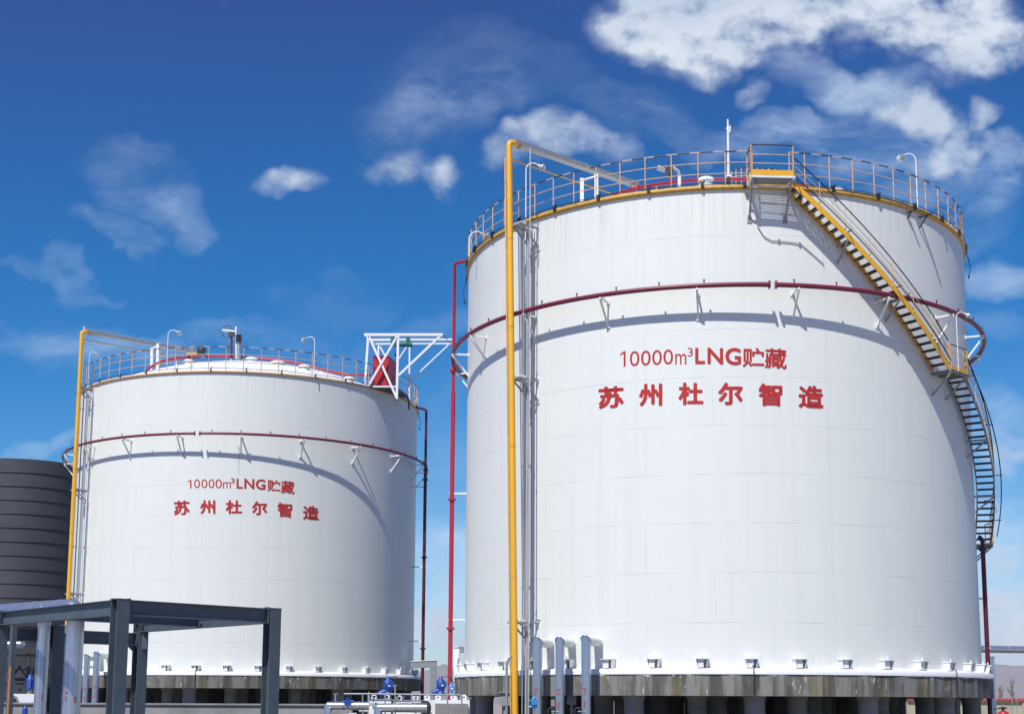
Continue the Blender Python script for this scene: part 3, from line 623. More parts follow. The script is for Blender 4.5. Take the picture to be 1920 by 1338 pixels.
# ------------------------------------------------------------------ winding staircase on the large tank
def staircase():
    T = T1; t = empty('spiral_staircase', T.pt(15, 14.6, T.zt), 'yellow staircase with black treads winding down the right side of the large tank', 'staircase')
    RI, RO = 14.14, 15.02
    def flight(a0, z0, a1, z1, nt, yel):
        n = 60
        def hz(a): return z0 + (z1 - z0) * (a - a0) / (a1 - a0)
        for r, nm, m in ((RI, 'inner_stringer', M_['ochre'] if yel is M_['yellow'] else yel), (RO, 'outer_stringer', yel)):
            b = MB(); q = []
            for i in range(n + 1):
                a = a0 + (a1 - a0) * i / n; z = hz(a)
                for rr, dz in ((r - .025, -.17), (r + .025, -.17), (r + .025, .15), (r - .025, .15)): q.append(T.pt(a, rr, z + dz))
            b.add(q, [(4 * i + j, 4 * i + (j + 1) % 4, 4 * i + 4 + (j + 1) % 4, 4 * i + 4 + j) for i in range(n) for j in range(4)] + [(3, 2, 1, 0), (4 * n, 4 * n + 1, 4 * n + 2, 4 * n + 3)])
            b.build(nm, m, t)
        first = None
        for i in range(nt):
            a = a0 + (a1 - a0) * (i + .5) / nt; z = hz(a); w = .5
            if first is None:
                d = T.dirv(a); s = T.dirv(a + 90); p = T.pt(a, (RI + RO) / 2, z + .02)
                b = MB(); [b.box(p + s * q_, RO - RI - .06, .028, .035, d, s) for q_ in (-.075, -.025, .025, .075)]; b.box(p + s * .125 - Vector((0, 0, .035)), RO - RI - .06, .02, .06, d, s); b.box(p - s * .125 - Vector((0, 0, .035)), RO - RI - .06, .02, .06, d, s)
                first = b.build('tread', M_['tread'], t, origin=(T.c.x, T.c.y, z)); fa = a; fz = z
            else:
                o = first.copy(); COL.objects.link(o); o.parent = t; o.location.z = first.location.z + z - fz; o.rotation_euler.z = R_(a - fa)
        # handrail
        for dz, rad, nm, m in ((1.32, .032, 'handrail', M_['black']), (.92, .018, 'middle_rail', M_['rail']), (.60, .018, 'middle_rail', M_['rail']), (.32, .03, 'cable_conduit', M_['black'])):
            b = MB(); ex = .0
            rr = RO + ((.14 if yel is M_['yellow'] else .36) if nm == 'cable_conduit' else .03)
            b.tube([T.pt(a0 + (a1 - a0) * i / n, rr, hz(a0 + (a1 - a0) * i / n) + dz) for i in range(n + 1)], rad, 6); b.build(nm, m, t)
        first = None; m_ = 7
        for i in range(m_ + 1):
            a = a0 + (a1 - a0) * i / m_; z = hz(a)
            if first is None:
                p = T.pt(a, RO + .03, 0); b = MB(); b.tube([(p.x, p.y, z), (p.x, p.y, z + 1.32)], .024, 6); first = b.build('post', M_['rail'], t, origin=(T.c.x, T.c.y, z)); fa, fz = a, z
            else:
                o = first.copy(); COL.objects.link(o); o.parent = t; o.location.z = first.location.z + z - fz; o.rotation_euler.z = R_(a - fa)
        for a in [a0 + (a1 - a0) * f for f in (.02, .30, .60, .88)]:     # conduit arms sticking out
            b = MB(); z = hz(a) + .2; b.bar(T.pt(a, RO - .1, z), T.pt(a, RO + .34 + (.1 if yel is not M_['yellow'] else 0), z), .045, .045); b.build('conduit_arm', M_['black'], t)
        for a in [a0 + (a1 - a0) * f for f in ((.30, .62) if yel is M_['yellow'] else (.34, .68))]:          # wall brackets
            b = MB(); z = hz(a) - .2; b.bar(T.pt(a, TR, z), T.pt(a, RO, z), .1, .1); b.bar(T.pt(a, TR, z - .85), T.pt(a, RO - .05, z - .05), .08, .08); b.build('bracket', M_['grey'], t)
    flight(PLB + .1, T.zt - .05, 50.2, 16.45, 26, M_['yellow'])
    flight(56.4, 16.2, 91.0, 8.85, 25, M_['worn'])
    def landing(a0, a1, z, kick):
        b = MB(); n = 6; q = []
        for i in range(n + 1):
            a = a0 + (a1 - a0) * i / n
            for rr, dz in ((RI - .1, -.05), (RO + .12, -.05), (RO + .12, .0), (RI - .1, .0)): q.append(T.pt(a, rr, z + dz))
        b.add(q, [(4 * i + j, 4 * i + (j + 1) % 4, 4 * i + 4 + (j + 1) % 4, 4 * i + 4 + j) for i in range(n) for j in range(4)] + [(3, 2, 1, 0), (4 * n, 4 * n + 1, 4 * n + 2, 4 * n + 3)])
        for a in (a0 + .3, (a0 + a1) / 2, a1 - .3): b.bar(T.pt(a, RI - .1, z - .1), T.pt(a, RO + .12, z - .1), .06, .09)
        b.bar(T.pt(a0, RO + .1, z - .1), T.pt(a1, RO + .1, z - .1), .05, .1)
        l = b.build('landing', M_['grating'], t)
        k = MB(); k.bar(T.pt(a0, RO + .14, z + .1), T.pt(a1, RO + .14, z + .1), .02, .2); k.build('kick_plate', M_['yellow'], l)
        b = MB()
        for a in (a0 + .4, a1 - .4): b.bar(T.pt(a, RO + .1, z - .12), T.pt(a, TR, z - 1.15), .08, .08)
        b.build('brace', M_['grey'], t)
        for dz, m, rad in ((1.25, M_['black'], .03), (.85, M_['rail'], .02), (.45, M_['rail'], .02)):
            b = MB(); b.tube([T.pt(a0 + .1, RO + .14, z + dz), T.pt((a0 + a1) / 2, RO + .14, z + dz), T.pt(a1 - .1, RO + .14, z + dz)], rad, 6); b.build('landing_rail', m, t)
        for a in (a0 + .1, (a0 + a1) / 2, a1 - .1):
            b = MB(); p = T.pt(a, RO + .14, 0); b.tube([(p.x, p.y, z), (p.x, p.y, z + 1.25)], .026, 6); b.build('post', M_['ochre'], t)
    landing(50.2, 56.6, 16.32, True); landing(90.8, 97, 8.75, True)
    # thick yellow newel between the two flights
    b = MB(); p = T.pt(57.2, RO + .05, 0); b.bar((p.x, p.y, 16.1), (p.x, p.y, 17.6), .09, .09); b.build('newel_post', M_['yellow'], t)
    # top platform
    z = PLZ; n = 5; q = []; ro = 15.22; a0, a1 = PLA, PLB
    b = MB()
    for i in range(15):
        rr = TR + .16 + i * .074; b.tube([T.pt(a0, rr, z - .03), T.pt((a0 + a1) / 2, rr, z - .03), T.pt(a1, rr, z - .03)], .016, 4)
    for i in range(34):
        a = a0 + (a1 - a0) * i / 33; b.bar(T.pt(a, TR + .12, z - .03), T.pt(a, ro, z - .03), .014, .05)
    pl = b.build('top_platform', M_['grating'], t)
    f = MB()
    f.bar(T.pt(a0, TR + .1, z - .13), T.pt(a0, ro, z - .13), .09, .09); f.bar(T.pt(a1, TR + .1, z - .13), T.pt(a1, ro, z - .13), .09, .09); f.bar(T.pt(a0 - .4, ro, z - .06), T.pt(a1 + .3, ro, z - .06), .07, .1); f.bar(T.pt(a0, TR + .14, z - .16), T.pt(a1, TR + .14, z - .16), .09, .1)
    f.build('platform_frame', M_['whitesteel'], t)
    for a in (a0 + .2, a1 - .3):
        f = MB(); f.bar(T.pt(a, ro - .05, z - .12), T.pt(a, TR + .03, z - 1.75), .09, .09); f.box(T.pt(a, TR + .03, z - 1.75), .04, .2, .35, T.dirv(a), T.dirv(a + 90)); f.build('brace', M_['grey'], t)
    k = MB(); k.bar(T.pt(a0, ro + .02, z + .13), T.pt(a1, ro + .02, z + .13), .02, .26); k.bar(T.pt(a0, TR + .1, z + .13), T.pt(a0, ro, z + .13), .02, .26); k.build('kick_plate', M_['yellow'], pl)
    for dz, m, rad in ((1.5, M_['stripe'], .032), (1.02, M_['rail'], .024), (.58, M_['rail'], .024)):
        b = MB(); b.tube([T.pt(a0, TR + .05, z + dz), T.pt(a0, ro, z + dz), T.pt((a0 + a1) / 2, ro, z + dz), T.pt(a1, ro, z + dz)], rad, 6)
        b.build('platform_rail', M_['black'] if dz > 1.4 else m, t)
    for a, r in ((a0, TR + .05), (a0, ro), (a1, ro)):
        b = MB(); p = T.pt(a, r, 0); b.tube([(p.x, p.y, z - .1), (p.x, p.y, z + 1.5)], .036, 8); b.build('post', M_['ochre'], t)
    return t
staircase()
# lamp poles on the stair
p = T1.pt(52.6, 15.2, 16.3); gooseneck(p, 2.75, 1, 'white gooseneck lamp on the middle landing of the staircase', s=.6)
gooseneck(T1.pt(83, 15.1, 10.2), .5, -1, 'tiny lamp at the outer edge of the lowest stair flight', s=.55)
# grey tube added in place of a cable's shadow line on the wall
def conduit():
    T = T1; t = empty('cable_shadow_line', T.pt(8, TR, T.zt - 2), 'thin grey tube tracing a cable shadow down the wall under the stair platform', 'conduit')
    P = [(1402, 362), (1407, 385), (1416, 400), (1421, 425), (1432, 443), (1446, 451), (1462, 452), (1490, 455), (1502, 458), (1530, 482), (1545, 496)]
    pts = []
    for x, y in P: a, z = T.cyl(x, y, TR + .05); pts.append(T.pt(a, TR + .05, z))
    b = MB(); b.tube(pts, .024, 6); b.build('conduit', M_['grey'], t)  # solid tube drawn where the cable's shadow runs
    for x, y in ((1409, 390), (1461, 452), (1500, 458)):
        a, z = T.cyl(x, y, TR + .05); f = MB(); f.box(T.pt(a, TR + .03, z), .06, .09, .22, T.dirv(a), T.dirv(a + 90)); f.build('shadow_mark', M_['grey'], t)
conduit()

# ------------------------------------------------------------------ tall yellow pipes with their trays
def yellow_pipe(T, a, ro, wall_a, ztop, r, lab, run_len, levels, ph='', foot=None):
    t = empty('yellow_riser_pipe', T.pt(a, ro, GZ), 'tall yellow pipe rising past the ' + lab, 'pipe')
    p = T.pt(a, ro, 0); d = -T.dirv(a)
    fa_ = T.cyl(*foot, ro)[0] if foot else a; ft = T.pt(fa_, ro, GZ); lean = lambda z_: Vector((p.x, p.y, 0)) + (ft - Vector((p.x, p.y, GZ))) * ((ztop - z_) / (ztop - GZ))
    b = MB(); k = r * 1.45; pts = [ft, (p.x, p.y, ztop - k)] + [(p.x + d.x * (k - k * math.cos(q)), p.y + d.y * (k - k * math.cos(q)), ztop - k + k * math.sin(q)) for q in [math.pi / 12 * i for i in range(1, 7)]]
    pts.append(Vector(pts[-1]) + d * .5)
    b.tube(pts, r, 18); b.build('pipe', M_['yellow'], t)
    for zz in (6.0, 12.5, 18.6, 23.2):
        f = MB(); pl_ = lean(zz); f.tube([(pl_.x, pl_.y, zz), (pl_.x, pl_.y, zz + .05)], r * 1.06, 18); f.build('weld_band', M_['ochre'], t)
    f = MB(); e = pts[-1]; f.tube([e - d * .1, e], r * 1.35, 18); f.build('flange', M_['ochre'], t)
    # tray to the roof
    tr = empty('cable_tray', T.pt(a, ro - .5, ztop), 'grey tray from the yellow pipe top to the roof of the ' + lab, 'cable tray')
    s = d.cross(Vector((0, 0, 1))); A = Vector((p.x, p.y, ztop - .05)) + d * .35; B = A + d * run_len; w = .19
    f = MB(); f.bar(A, B, w * 2, .03); f.bar(A + s * w + Vector((0, 0, .11)), B + s * w + Vector((0, 0, .11)), .03, .24); f.bar(A - s * w + Vector((0, 0, .11)), B - s * w + Vector((0, 0, .11)), .03, .24)
    f.build('tray', M_['grey'], tr)
    f = MB(); f.tube([A + Vector((0, 0, .2)), B + Vector((0, 0, .2))], r * .8, 10); f.build('inner_pipe', M_['grey'], tr)
    # thin side pipe
    t3 = empty('thin_pipe', T.pt(a, ro, GZ), 'thin orange-brown pipe strapped beside the yellow pipe of the ' + lab, 'pipe')
    q = T.pt(a, ro, 0) - s * (r + .16) if ph == 'near' else T.pt(a, ro, 0) - s * (r + .07)
    zt = ztop - .75 if ph == 'near' else ztop - .55
    df = Vector((ft.x - p.x, ft.y - p.y, 0)); f = MB(); f.tube([Vector((q.x, q.y, GZ)) + df, (q.x, q.y, zt - .12), (q.x + d.x * .05, q.y + d.y * .05, zt - .03), (q.x + d.x * .16, q.y + d.y * .16, zt), (q.x + d.x * run_len, q.y + d.y * run_len, zt)], .045, 8); f.build('pipe', M_['ochre'], t3)
    if ph == 'near':
        q2 = T.pt(a, ro, 0) - s * (r + .05) ; f = MB(); f.tube([Vector((q2.x, q2.y, GZ)) + df, (q2.x, q2.y, zt)], .022, 6); f.build('conduit', M_['grey'], t3)
    return p, s, d, B
P1, s1, d1, B1 = yellow_pipe(T1, -39.6 - 1.2, 15.42, -39, at(962, 266, T1.pt(-40.8, 15.42, 0).y).z, .15, 'large right tank', 9.0, None, 'near', (967, 1300))
P2, s2, d2, B2 = yellow_pipe(T2, -58.5, 15.32, -60, at(152, 621, T2.pt(-58.5, 15.32, 0).y).z, .15, 'far left tank', 9.6, None)

def bundle(T, a0, ztop, zlow, items, lab, levels, ext=None, armr=1.35):
    """grey risers between yellow pipe and wall: items = (radial offset, angle offset, radius, material, square?)"""
    for n_, (dr, da, r, m, sq, zz, lb) in enumerate(items):
        t = empty('conduit_riser', T.pt(a0 + da, TR + dr, GZ), lb, 'conduit')
        b = MB(); p = T.pt(a0 + da, TR + dr, 0)
        if sq: b.box((p.x, p.y, (GZ + zz) / 2), r * 2, r * 1.2, zz - GZ, T.dirv(a0), T.dirv(a0 + 90))
        else: b.tube([(p.x, p.y, GZ), (p.x, p.y, zz)], r, 8)
        b.build('conduit', m, t)
        if not sq:
            for h in (5.5, 11.5, 17.5, 22.2):
                if h < zz: f = MB(); f.tube([(p.x, p.y, h), (p.x, p.y, h + .12)], r * 1.5, 8); f.build('coupling', M_['grey'], t)
    for k, z in enumerate(levels):
        t = empty('pipe_bracket', T.pt(a0, TR, z), ['topmost', 'middle', 'lowest'][k] + ' triangular grey steel bracket holding the risers on the ' + lab, 'bracket', 'brackets of the pipe bundles')
        b = MB(); d = T.dirv(a0)
        for sg in (-.28, .28):
            o = T.dirv(a0 + 90) * sg
            b.bar(T.pt(a0, TR, z) + o, T.pt(a0, TR + armr, z) + o, .09, .09); b.bar(T.pt(a0, TR, z - 1.0) + o, T.pt(a0, TR + armr * .92, z - .04) + o, .07, .07)
        b.bar(T.pt(a0, TR + armr, z) - T.dirv(a0 + 90) * .45, T.pt(a0, TR + armr, z) + T.dirv(a0 + 90) * .4, .09, .09)
        b.build('arm', M_['grey'], t)
        b = MB(); b.box(T.pt(a0, TR + .02, z - .5), .04, .75, 1.3, T.dirv(a0), T.dirv(a0 + 90)); b.build('wall_plate', M_['whitesteel'], t)
        b = MB(); b.box(T.pt(a0, TR + armr * .8, z + .09), .35, .6, .1, T.dirv(a0), T.dirv(a0 + 90)); b.build('clamp', M_['whitesteel'], t)
bundle(T1, -39.0, 24, 0, [(.95, .6, .04, M_['grey'], False, 24.2, 'round grey conduit closest to the yellow pipe of the large tank'),
                          (.62, .5, .105, M_['duct'], True, 23.9, 'broad flat grey cable duct climbing the large tank'),
                          (.80, 1.7, .036, M_['duct'], False, 28.0, 'pale thin conduit reaching above the roof rail of the large tank'),
                          (.30, .3, .04, M_['grey'], False, 24.2, 'thin grey conduit nearest the wall of the large tank')], 'large tank', (23.9, 15.95, 3.85))
bundle(T2, -60, 24, 0, [(1.0, .2, .05, M_['whitesteel'], False, 28.8, 'white conduit beside the yellow pipe of the far tank'),
                        (.78, .4, .05, M_['grey'], False, 23.8, 'grey conduit second from the yellow pipe of the far tank'),
                        (.5, .8, .10, M_['duct'], True, 23.6, 'flat grey cable duct climbing the far tank'),
                        (.22, 1.1, .05, M_['whitesteel'], False, 23.6, 'white conduit nearest the wall of the far tank')], 'far tank', (23.9, 15.95, 8.0), armr=1.2)
# supports of the trays on the roofs
def tray_support(x0, x1, Y, ytop, ybot, lab):
    t = empty('tray_support', at((x0 + x1) / 2, ybot, Y), lab, 'support frame')
    a0, a1, b0, b1 = at(x0, ytop, Y), at(x1, ytop - 8, Y), at(x0, ybot, Y), at(x1, ybot - 2, Y)
    for a, c in ((a0, b0), (a1, b1)):
        b = MB(); b.bar(a, c + Vector((0, 0, -1.2)), .19, .19); b.build('post', M_['whitesteel'], t)
    b = MB(); b.bar(a0 + Vector((0, 0, -.1)), a1 + Vector((0, 0, -.1)), .09, .09); b.build('beam', M_['whitesteel'], t)
tray_support(1091, 1118, 70, 335, 375, 'white two-post frame carrying the tray on the large tank roof')
tray_support(285, 296, 108, 652, 688, 'white two-post frame carrying the tray on the far tank roof')

# ------------------------------------------------------------------ red risers
def red_riser(P, wallP, ztop, zjoint, r0, r1, lab, m0, m1, flz, arms, T, a):
    t = empty('red_riser_pipe', (P.x, P.y, GZ), lab, 'pipe')
    b = MB(); pts = [wallP, Vector((P.x, P.y, ztop)) + (wallP - Vector((P.x, P.y, ztop))).normalized() * .12, Vector((P.x, P.y, ztop - .12)), Vector((P.x, P.y, zjoint))]
    b.tube(pts, r0, 12); b.build('upper_pipe', m0, t)
    b = MB(); b.tube([(P.x, P.y, zjoint), (P.x, P.y, GZ)], r1, 14); b.build('lower_pipe', m1, t)
    for z in flz:
        f = MB(); f.tube([(P.x, P.y, z - .06), (P.x, P.y, z + .06)], r1 * 1.7, 14); f.build('flange', m1 if z < zjoint else m0, t)
    for z in arms:
        f = MB(); q = Vector((P.x, P.y, z)); cdir = Vector((T.c.x - P.x, T.c.y - P.y, 0)).normalized(); f.bar(q - cdir * .15, q + cdir * (Vector((T.c.x - P.x, T.c.y - P.y)).length - TR), .09, .09); f.build('arm', M_['whitesteel'], t)
    return t
pr = T1.pt(-88.5, 14.86, 0)
pr = at(849, 800, 78.6); w = T1.pt(-84, TR + .1, 23.2)
red_riser(pr, at(882, 487, 77), 24.25 if False else at(851, 494, 78.6).z, 17.7, .095, .128, 'bright red vertical pipe in the gap at the left side of the large tank', M_['red'], M_['red'], (18.9, 11.4, 4.1), (11.75, 4.6), T1, -88)
pr2 = T2.pt(84.5, 14.95, 0); pr2 = at(796, 1000, 113.5)
red_riser(pr2, at(780, 763, 113.5), at(796, 768, 113.5).z, 18.6, .11, .135, 'dark maroon vertical pipe at the right side of the far tank', M_['darkmaroon'], M_['darkmaroon'], (18.9, 18.1, 11.7, 4.3), (17.5, 10.9, 4.9), T2, 86)
pr3 = T1.pt(82, 14.32, 0)
red_riser(pr3, T1.pt(82, 14.1, 8.9), 8.8, 8.0, .12, .12, 'dark maroon pipe hugging the far right edge of the large tank', M_['darkmaroon'], M_['darkmaroon'], (8.2,), (5.6, 3.0), T1, 82)

# ------------------------------------------------------------------ things on the roofs
def roof_things():
    def drum(name, x, y, Y, r, h, label, flange=True, m='white'):
        p = at(x, y, Y); t = empty(name, p - Vector((0, 0, h)), label, 'roof nozzle'); b = MB()
        b.lathe(p, [(r * .9, -h - 1.0), (r * .9, -.12)], 20); b.build('neck', M_[m], t)
        f = MB(); f.lathe(p, [(r * 1.12, -.12), (r * 1.12, 0), (r * .9, .05), (.001, .06)], 20); f.build('flange', M_[m], t)
        if flange:
            g = MB()
            for k in range(12): q = p + Vector((math.cos(k * math.pi / 6) * r, math.sin(k * math.pi / 6) * r, 0)); g.tube([q - Vector((0, 0, .18)), q + Vector((0, 0, .06))], .03, 6)
            g.build('bolt_ring', M_['grey'], f and t)
    drum('roof_nozzle', 1324, 336, 69, .36, .35, 'white bolted nozzle on the large tank roof left of the tall mast')
    drum('roof_nozzle', 1569, 356, 69, .30, .12, 'low white nozzle on the large tank roof right of the stair top')
    for x, y, Y, r, l in ((355, 676, 109, .45, 'leftmost white drum nozzle on the far tank roof'), (472, 672, 109, .45, 'white drum nozzle near the middle of the far tank roof'), (521, 679, 108, .5, 'low white hatch right of the mast on the far tank roof'), (571, 686, 107, .42, 'white hatch left of the thin lamp on the far tank roof'), (655, 708, 107, .36, 'rightmost white drum nozzle by the crane frame foot')):
        drum('roof_nozzle', x, y, Y, r, .35, l)
    # red header pipes lying over the roofs
    def header(pts, r, lab, Y=None):
        q = [at(x, y, Yy) for x, y, Yy in pts]; t = empty('roof_header_pipe', q[len(q) // 2], lab, 'pipe')
        # smooth
        qq = []
        for i in range(len(q) - 1):
            p0, p1, p2, p3 = q[max(i - 1, 0)], q[i], q[i + 1], q[min(i + 2, len(q) - 1)]
            for k in range(6):
                s = k / 6; qq.append(.5 * ((2 * p1) + (p2 - p0) * s + (2 * p0 - 5 * p1 + 4 * p2 - p3) * s * s + (3 * p1 - p0 - 3 * p2 + p3) * s ** 3))
        qq.append(q[-1]); b = MB(); b.tube(qq, r, 10); b.build('pipe', M_['red'], t)
        for k in range(3, len(qq) - 2, 8):
            f = MB(); f.bar(qq[k] - Vector((0, 0, r)), qq[k] - Vector((0, 0, .9)), .08, .08); f.build('foot', M_['whitesteel'], t)
    header([(1150, 366, 67), (1185, 355, 68), (1240, 345, 69), (1300, 338, 70), (1380, 336, 70), (1450, 341, 70), (1510, 350, 68.5), (1560, 358, 67.5)], .085, 'red header pipe arched over the large tank roof')
    header([(277, 692, 106), (300, 679, 107), (340, 671, 108.5), (420, 668, 109.5), (500, 673, 109.5), (560, 681, 109), (610, 694, 108), (650, 702, 107), (695, 703, 107.5)], .10, 'long red header pipe arched over the far tank roof')
    # fire monitor on the large tank
    t = empty('fire_monitor', at(1255, 350, 68), 'grey water cannon pointing left on the large tank roof', 'water cannon')
    b = MB(); a, c = at(1233, 314, 68), at(1250, 321, 68); b.tube([a, a + (c - a) * .1, c], [.14, .15, .1], 12); b.build('barrel', M_['lamp'], t)
    b = MB(); b.tube([a + (a - c) * .01, a + (c - a) * .06], .11, 12); b.build('mouth', M_['black'], t)
    b = MB(); b.tube([c, at(1262, 315, 68), at(1272, 321, 68), at(1274, 331, 68)], .10, 10); b.build('elbow', M_['lamp'], t)
    b = MB(); b.box(at(1254, 320, 68), .38, .3, .34); b.build('gear_housing', M_['dark'], t)
    b = MB(); b.tube([at(1274, 331, 68), at(1274, 356, 68)], .09, 10); b.build('riser', M_['whitesteel'], t)
    b = MB(); b.tube([at(1252, 316, 68), at(1254, 303, 68), at(1262, 299, 68), at(1272, 309, 68), at(1276, 322, 68)], .015, 6); b.tube([at(1240, 330, 68), at(1244, 336, 68), at(1252, 332, 68), at(1256, 326, 68)], .015, 6); b.build('hose', M_['black'], t)
    b = MB(); b.tube([at(1257, 326, 68), at(1258, 352, 68)], .05, 8); b.build('stem', M_['red'], t)
    # second small red one
    t = empty('valve_actuator', at(1195, 352, 68), 'small red actuator with black hose near the tray foot on the large roof', 'valve')
    b = MB(); b.lathe(at(1193, 353, 68), [(.12, -.1), (.14, .1), (.08, .16), (.001, .18)], 12); b.build('body', M_['red'], t)
    b = MB(); b.tube([at(1182, 352, 68), at(1185, 345, 68), at(1192, 345, 68), at(1199, 350, 68)], .02, 6); b.build('hose', M_['black'], t)
    b = MB(); b.tube([at(1209, 334, 68), at(1209, 352, 68)], .035, 6); b.box(at(1209, 347, 68), .15, .1, .1); b.build('stem', M_['dark'], t)
    # inner guard rail round the dome centre
    t = empty('inner_railing', at(1425, 345, 72), 'low orange inner railing on the large roof behind the stair top', 'railing')
    top, bot = [], []
    for x, yt, yb in ((1372, 322, 344), (1380, 318, 344), (1390, 315, 344), (1400, 314, 344), (1411, 313, 344), (1420, 315, 343), (1430, 316, 343), (1441, 315, 343), (1453, 317, 343), (1465, 320, 344)):
        a, c = at(x, yt, 71.5), at(x, yb, 71.5); top.append(a); bot.append(a + (c - a) * .5)
        f = MB(); f.tube([a, c - Vector((0, 0, .3))], .03, 6); f.build('post', M_['rail'], t)
    b = MB(); b.tube(top, .028, 6); b.build('top_rail', M_['black'], t); b = MB(); b.tube(bot, .025, 6); b.build('middle_rail', M_['rail'], t)
    # tall mast
    t = empty('lightning_mast', at(1366, 352, 64.3), 'tallest thin white mast standing on the edge of the large tank roof', 'mast')
    b = MB(); b.tube([at(1366, 352, 64.3), at(1365, 240, 64.3), at(1364.5, 224, 64.3)], [.075, .055, .035], 8); b.build('pole', M_['whitesteel'], t)
    b = MB(); b.bar(at(1361, 241, 64.3), at(1370, 241, 64.3), .06, .06); b.tube([at(1369, 236, 64.3), at(1369, 247, 64.3)], .035, 6); b.build('cross_arm', M_['whitesteel'], t)
    b = MB(); b.box(at(1366, 331, 64.2), .22, .2, .16); b.build('junction_box', M_['whitesteel'], t)
    b = MB(); b.box(at(1366, 338, 64.2), .17, .2, .3); b.build('cable_gland', M_['dark'], t)
    b = MB(); b.lathe(at(1367.5, 246, 64.3), [(.04, 0), (.08, -.06), (.05, -.2), (.001, -.22)], 10); b.build('lamp', M_['lamp'], t)
    # small floodlight box at the platform foot
    t = empty('edge_floodlight', at(1403, 347, 64.1), 'small white floodlight box on the roof edge left of the stair platform', 'lamp')
    b = MB(); b.box(at(1404, 347, 64.0), .32, .25, .12, (1, 0, -.1)); b.build('housing', M_['whitesteel'], t); b = MB(); b.box(at(1397, 347, 64.0), .14, .26, .2); b.build('bracket', M_['black'], t)
    # lamps
    def g(x0, y0, ytop, Y, side, lab, s=1.):
        b0 = at(x0, y0, Y); gooseneck(b0, at(x0, ytop, Y).z - b0.z, side, lab, 'gooseneck lamps', s)
    g(986, 408, 318, 67.2, 1, 'gooseneck lamp between yellow pipe and tray support on the large tank', .82)
    g(880, 480, 447, 73.6, 1, 'short bent lamp at the left roof edge of the large tank', .95)
    g(1721, 400, 300, 68.5, -1, 'gooseneck lamp facing left on the right roof edge of the large tank', .82)
    g(1796, 455, 434, 72, -1, 'low bent lamp at the extreme right roof edge of the large tank', .8)
    g(312.5, 694, 627, 103, 1, 'gooseneck lamp left of the roof frame on the far tank', .85)
    g(588.5, 703, 640, 103, -1, 'gooseneck lamp right of the mast on the far tank', .85)
    g(165, 722, 665, 109, 1, 'small lamp beside the yellow pipe on the far tank roof', .6)
    # far tank mast with loop antenna and valve stack
    Y = 108.5
    t = empty('roof_vent_stack', at(445, 670, Y), 'grey ribbed vent stack with white pole on the far tank roof', 'vent stack')
    b = MB(); b.tube([at(447.5, 680, Y), at(447.5, 640, Y)], .17, 12); b.build('stack', M_['grey'], t)
    for k in range(4): b = MB(); p = at(447.5, 630 + k * 4, Y); b.tube([p, p + Vector((0, 0, .08))], .26, 14); b.build('rib', M_['dark'], t)
    b = MB(); b.tube([at(447.5, 642, Y), at(447.5, 628, Y)], .12, 10); b.build('throat', M_['dark'], t)
    b = MB(); b.tube([at(443, 672, Y), at(442.5, 612, Y)], .07, 8); b.build('pole', M_['whitesteel'], t)
    t = empty('fire_monitor', at(434, 665, Y), 'water cannon with round black hose loop on the far tank roof', 'water cannon')
    b = MB(); b.tube([at(417, 619.5, Y), at(441, 622.5, Y)], .13, 10); b.build('barrel', M_['lamp'], t)
    b = MB(); b.tube([at(426 + 9.5 * math.cos(k * .3), 622 + 12 * math.sin(k * .3), Y) for k in range(3, 20)], .03, 6); b.build('hose', M_['black'], t)
    b = MB(); b.tube([at(434, 672, Y), at(434, 626, Y)], .09, 8); b.build('stem', M_['maroon'], t); b = MB(); b.box(at(434, 627, Y), .45, .3, .3); b.build('gear_housing', M_['dark'], t)
    t = empty('valve_actuator', at(378, 665, Y), 'dark valve head on a grey neck at the tray end of the far roof', 'valve')
    b = MB(); b.lathe(at(378, 657, Y), [(.15, -.35), (.35, -.3), (.37, .05), (.3, .28), (.1, .33)], 14); b.build('head', M_['dark'], t); b = MB(); b.tube([at(381, 670, Y), at(381, 658, Y)], .18, 12); b.build('neck', M_['lamp'], t)
    b = MB(); b.bar(at(350, 664, Y), at(386, 661, Y), .25, .14); b.build('base', M_['ochre'], t)
    # small dark cable tails hanging over the edge
    for k, (T, a, z, n) in enumerate(((T1, 79.5, T1.zt - .2, 'cable tail hanging over the right roof edge of the large tank'), (T1, -83, T1.zt - .4, 'cable tail hanging over the left roof edge of the large tank'), (T2, 79, T2.zt - .3, 'cable tail hanging over the right roof edge of the far tank'))):
        b = MB(); b.tube([T.pt(a, TR + .12, z + .5), T.pt(a, TR + .2, z), T.pt(a + .6, TR + .32, z - .6), T.pt(a + .3, TR + .22, z - 1.1)], .022, 6); b.tube([T.pt(a + .3, TR + .22, z - 1.05), T.pt(a + .3, TR + .22, z - 1.22)], .045, 6)
        tag(b.build('cable_tail', M_['black']), 'black ' + n, 'cable')
    # edge corbels casting long shadows on the right of the large tank
    for x, y, s, l in ((1700, 399, .6, 'small bracket under the right roof edge, left of the lamp'), (1722, 408, 1.1, 'larger bracket under the right roof edge, below the lamp')):
        a, z = T1.cyl(x, y, TR); b = MB(); b.bar(T1.pt(a, TR + .05, z), T1.pt(a, TR + .55 * s + .15, z), .12 * s + .04, .06); b.bar(T1.pt(a, TR + .02, z - .5 * s), T1.pt(a, TR + .5 * s, z), .06, .06); tag(b.build('edge_bracket', M_['dark']), 'dark ' + l, 'bracket')
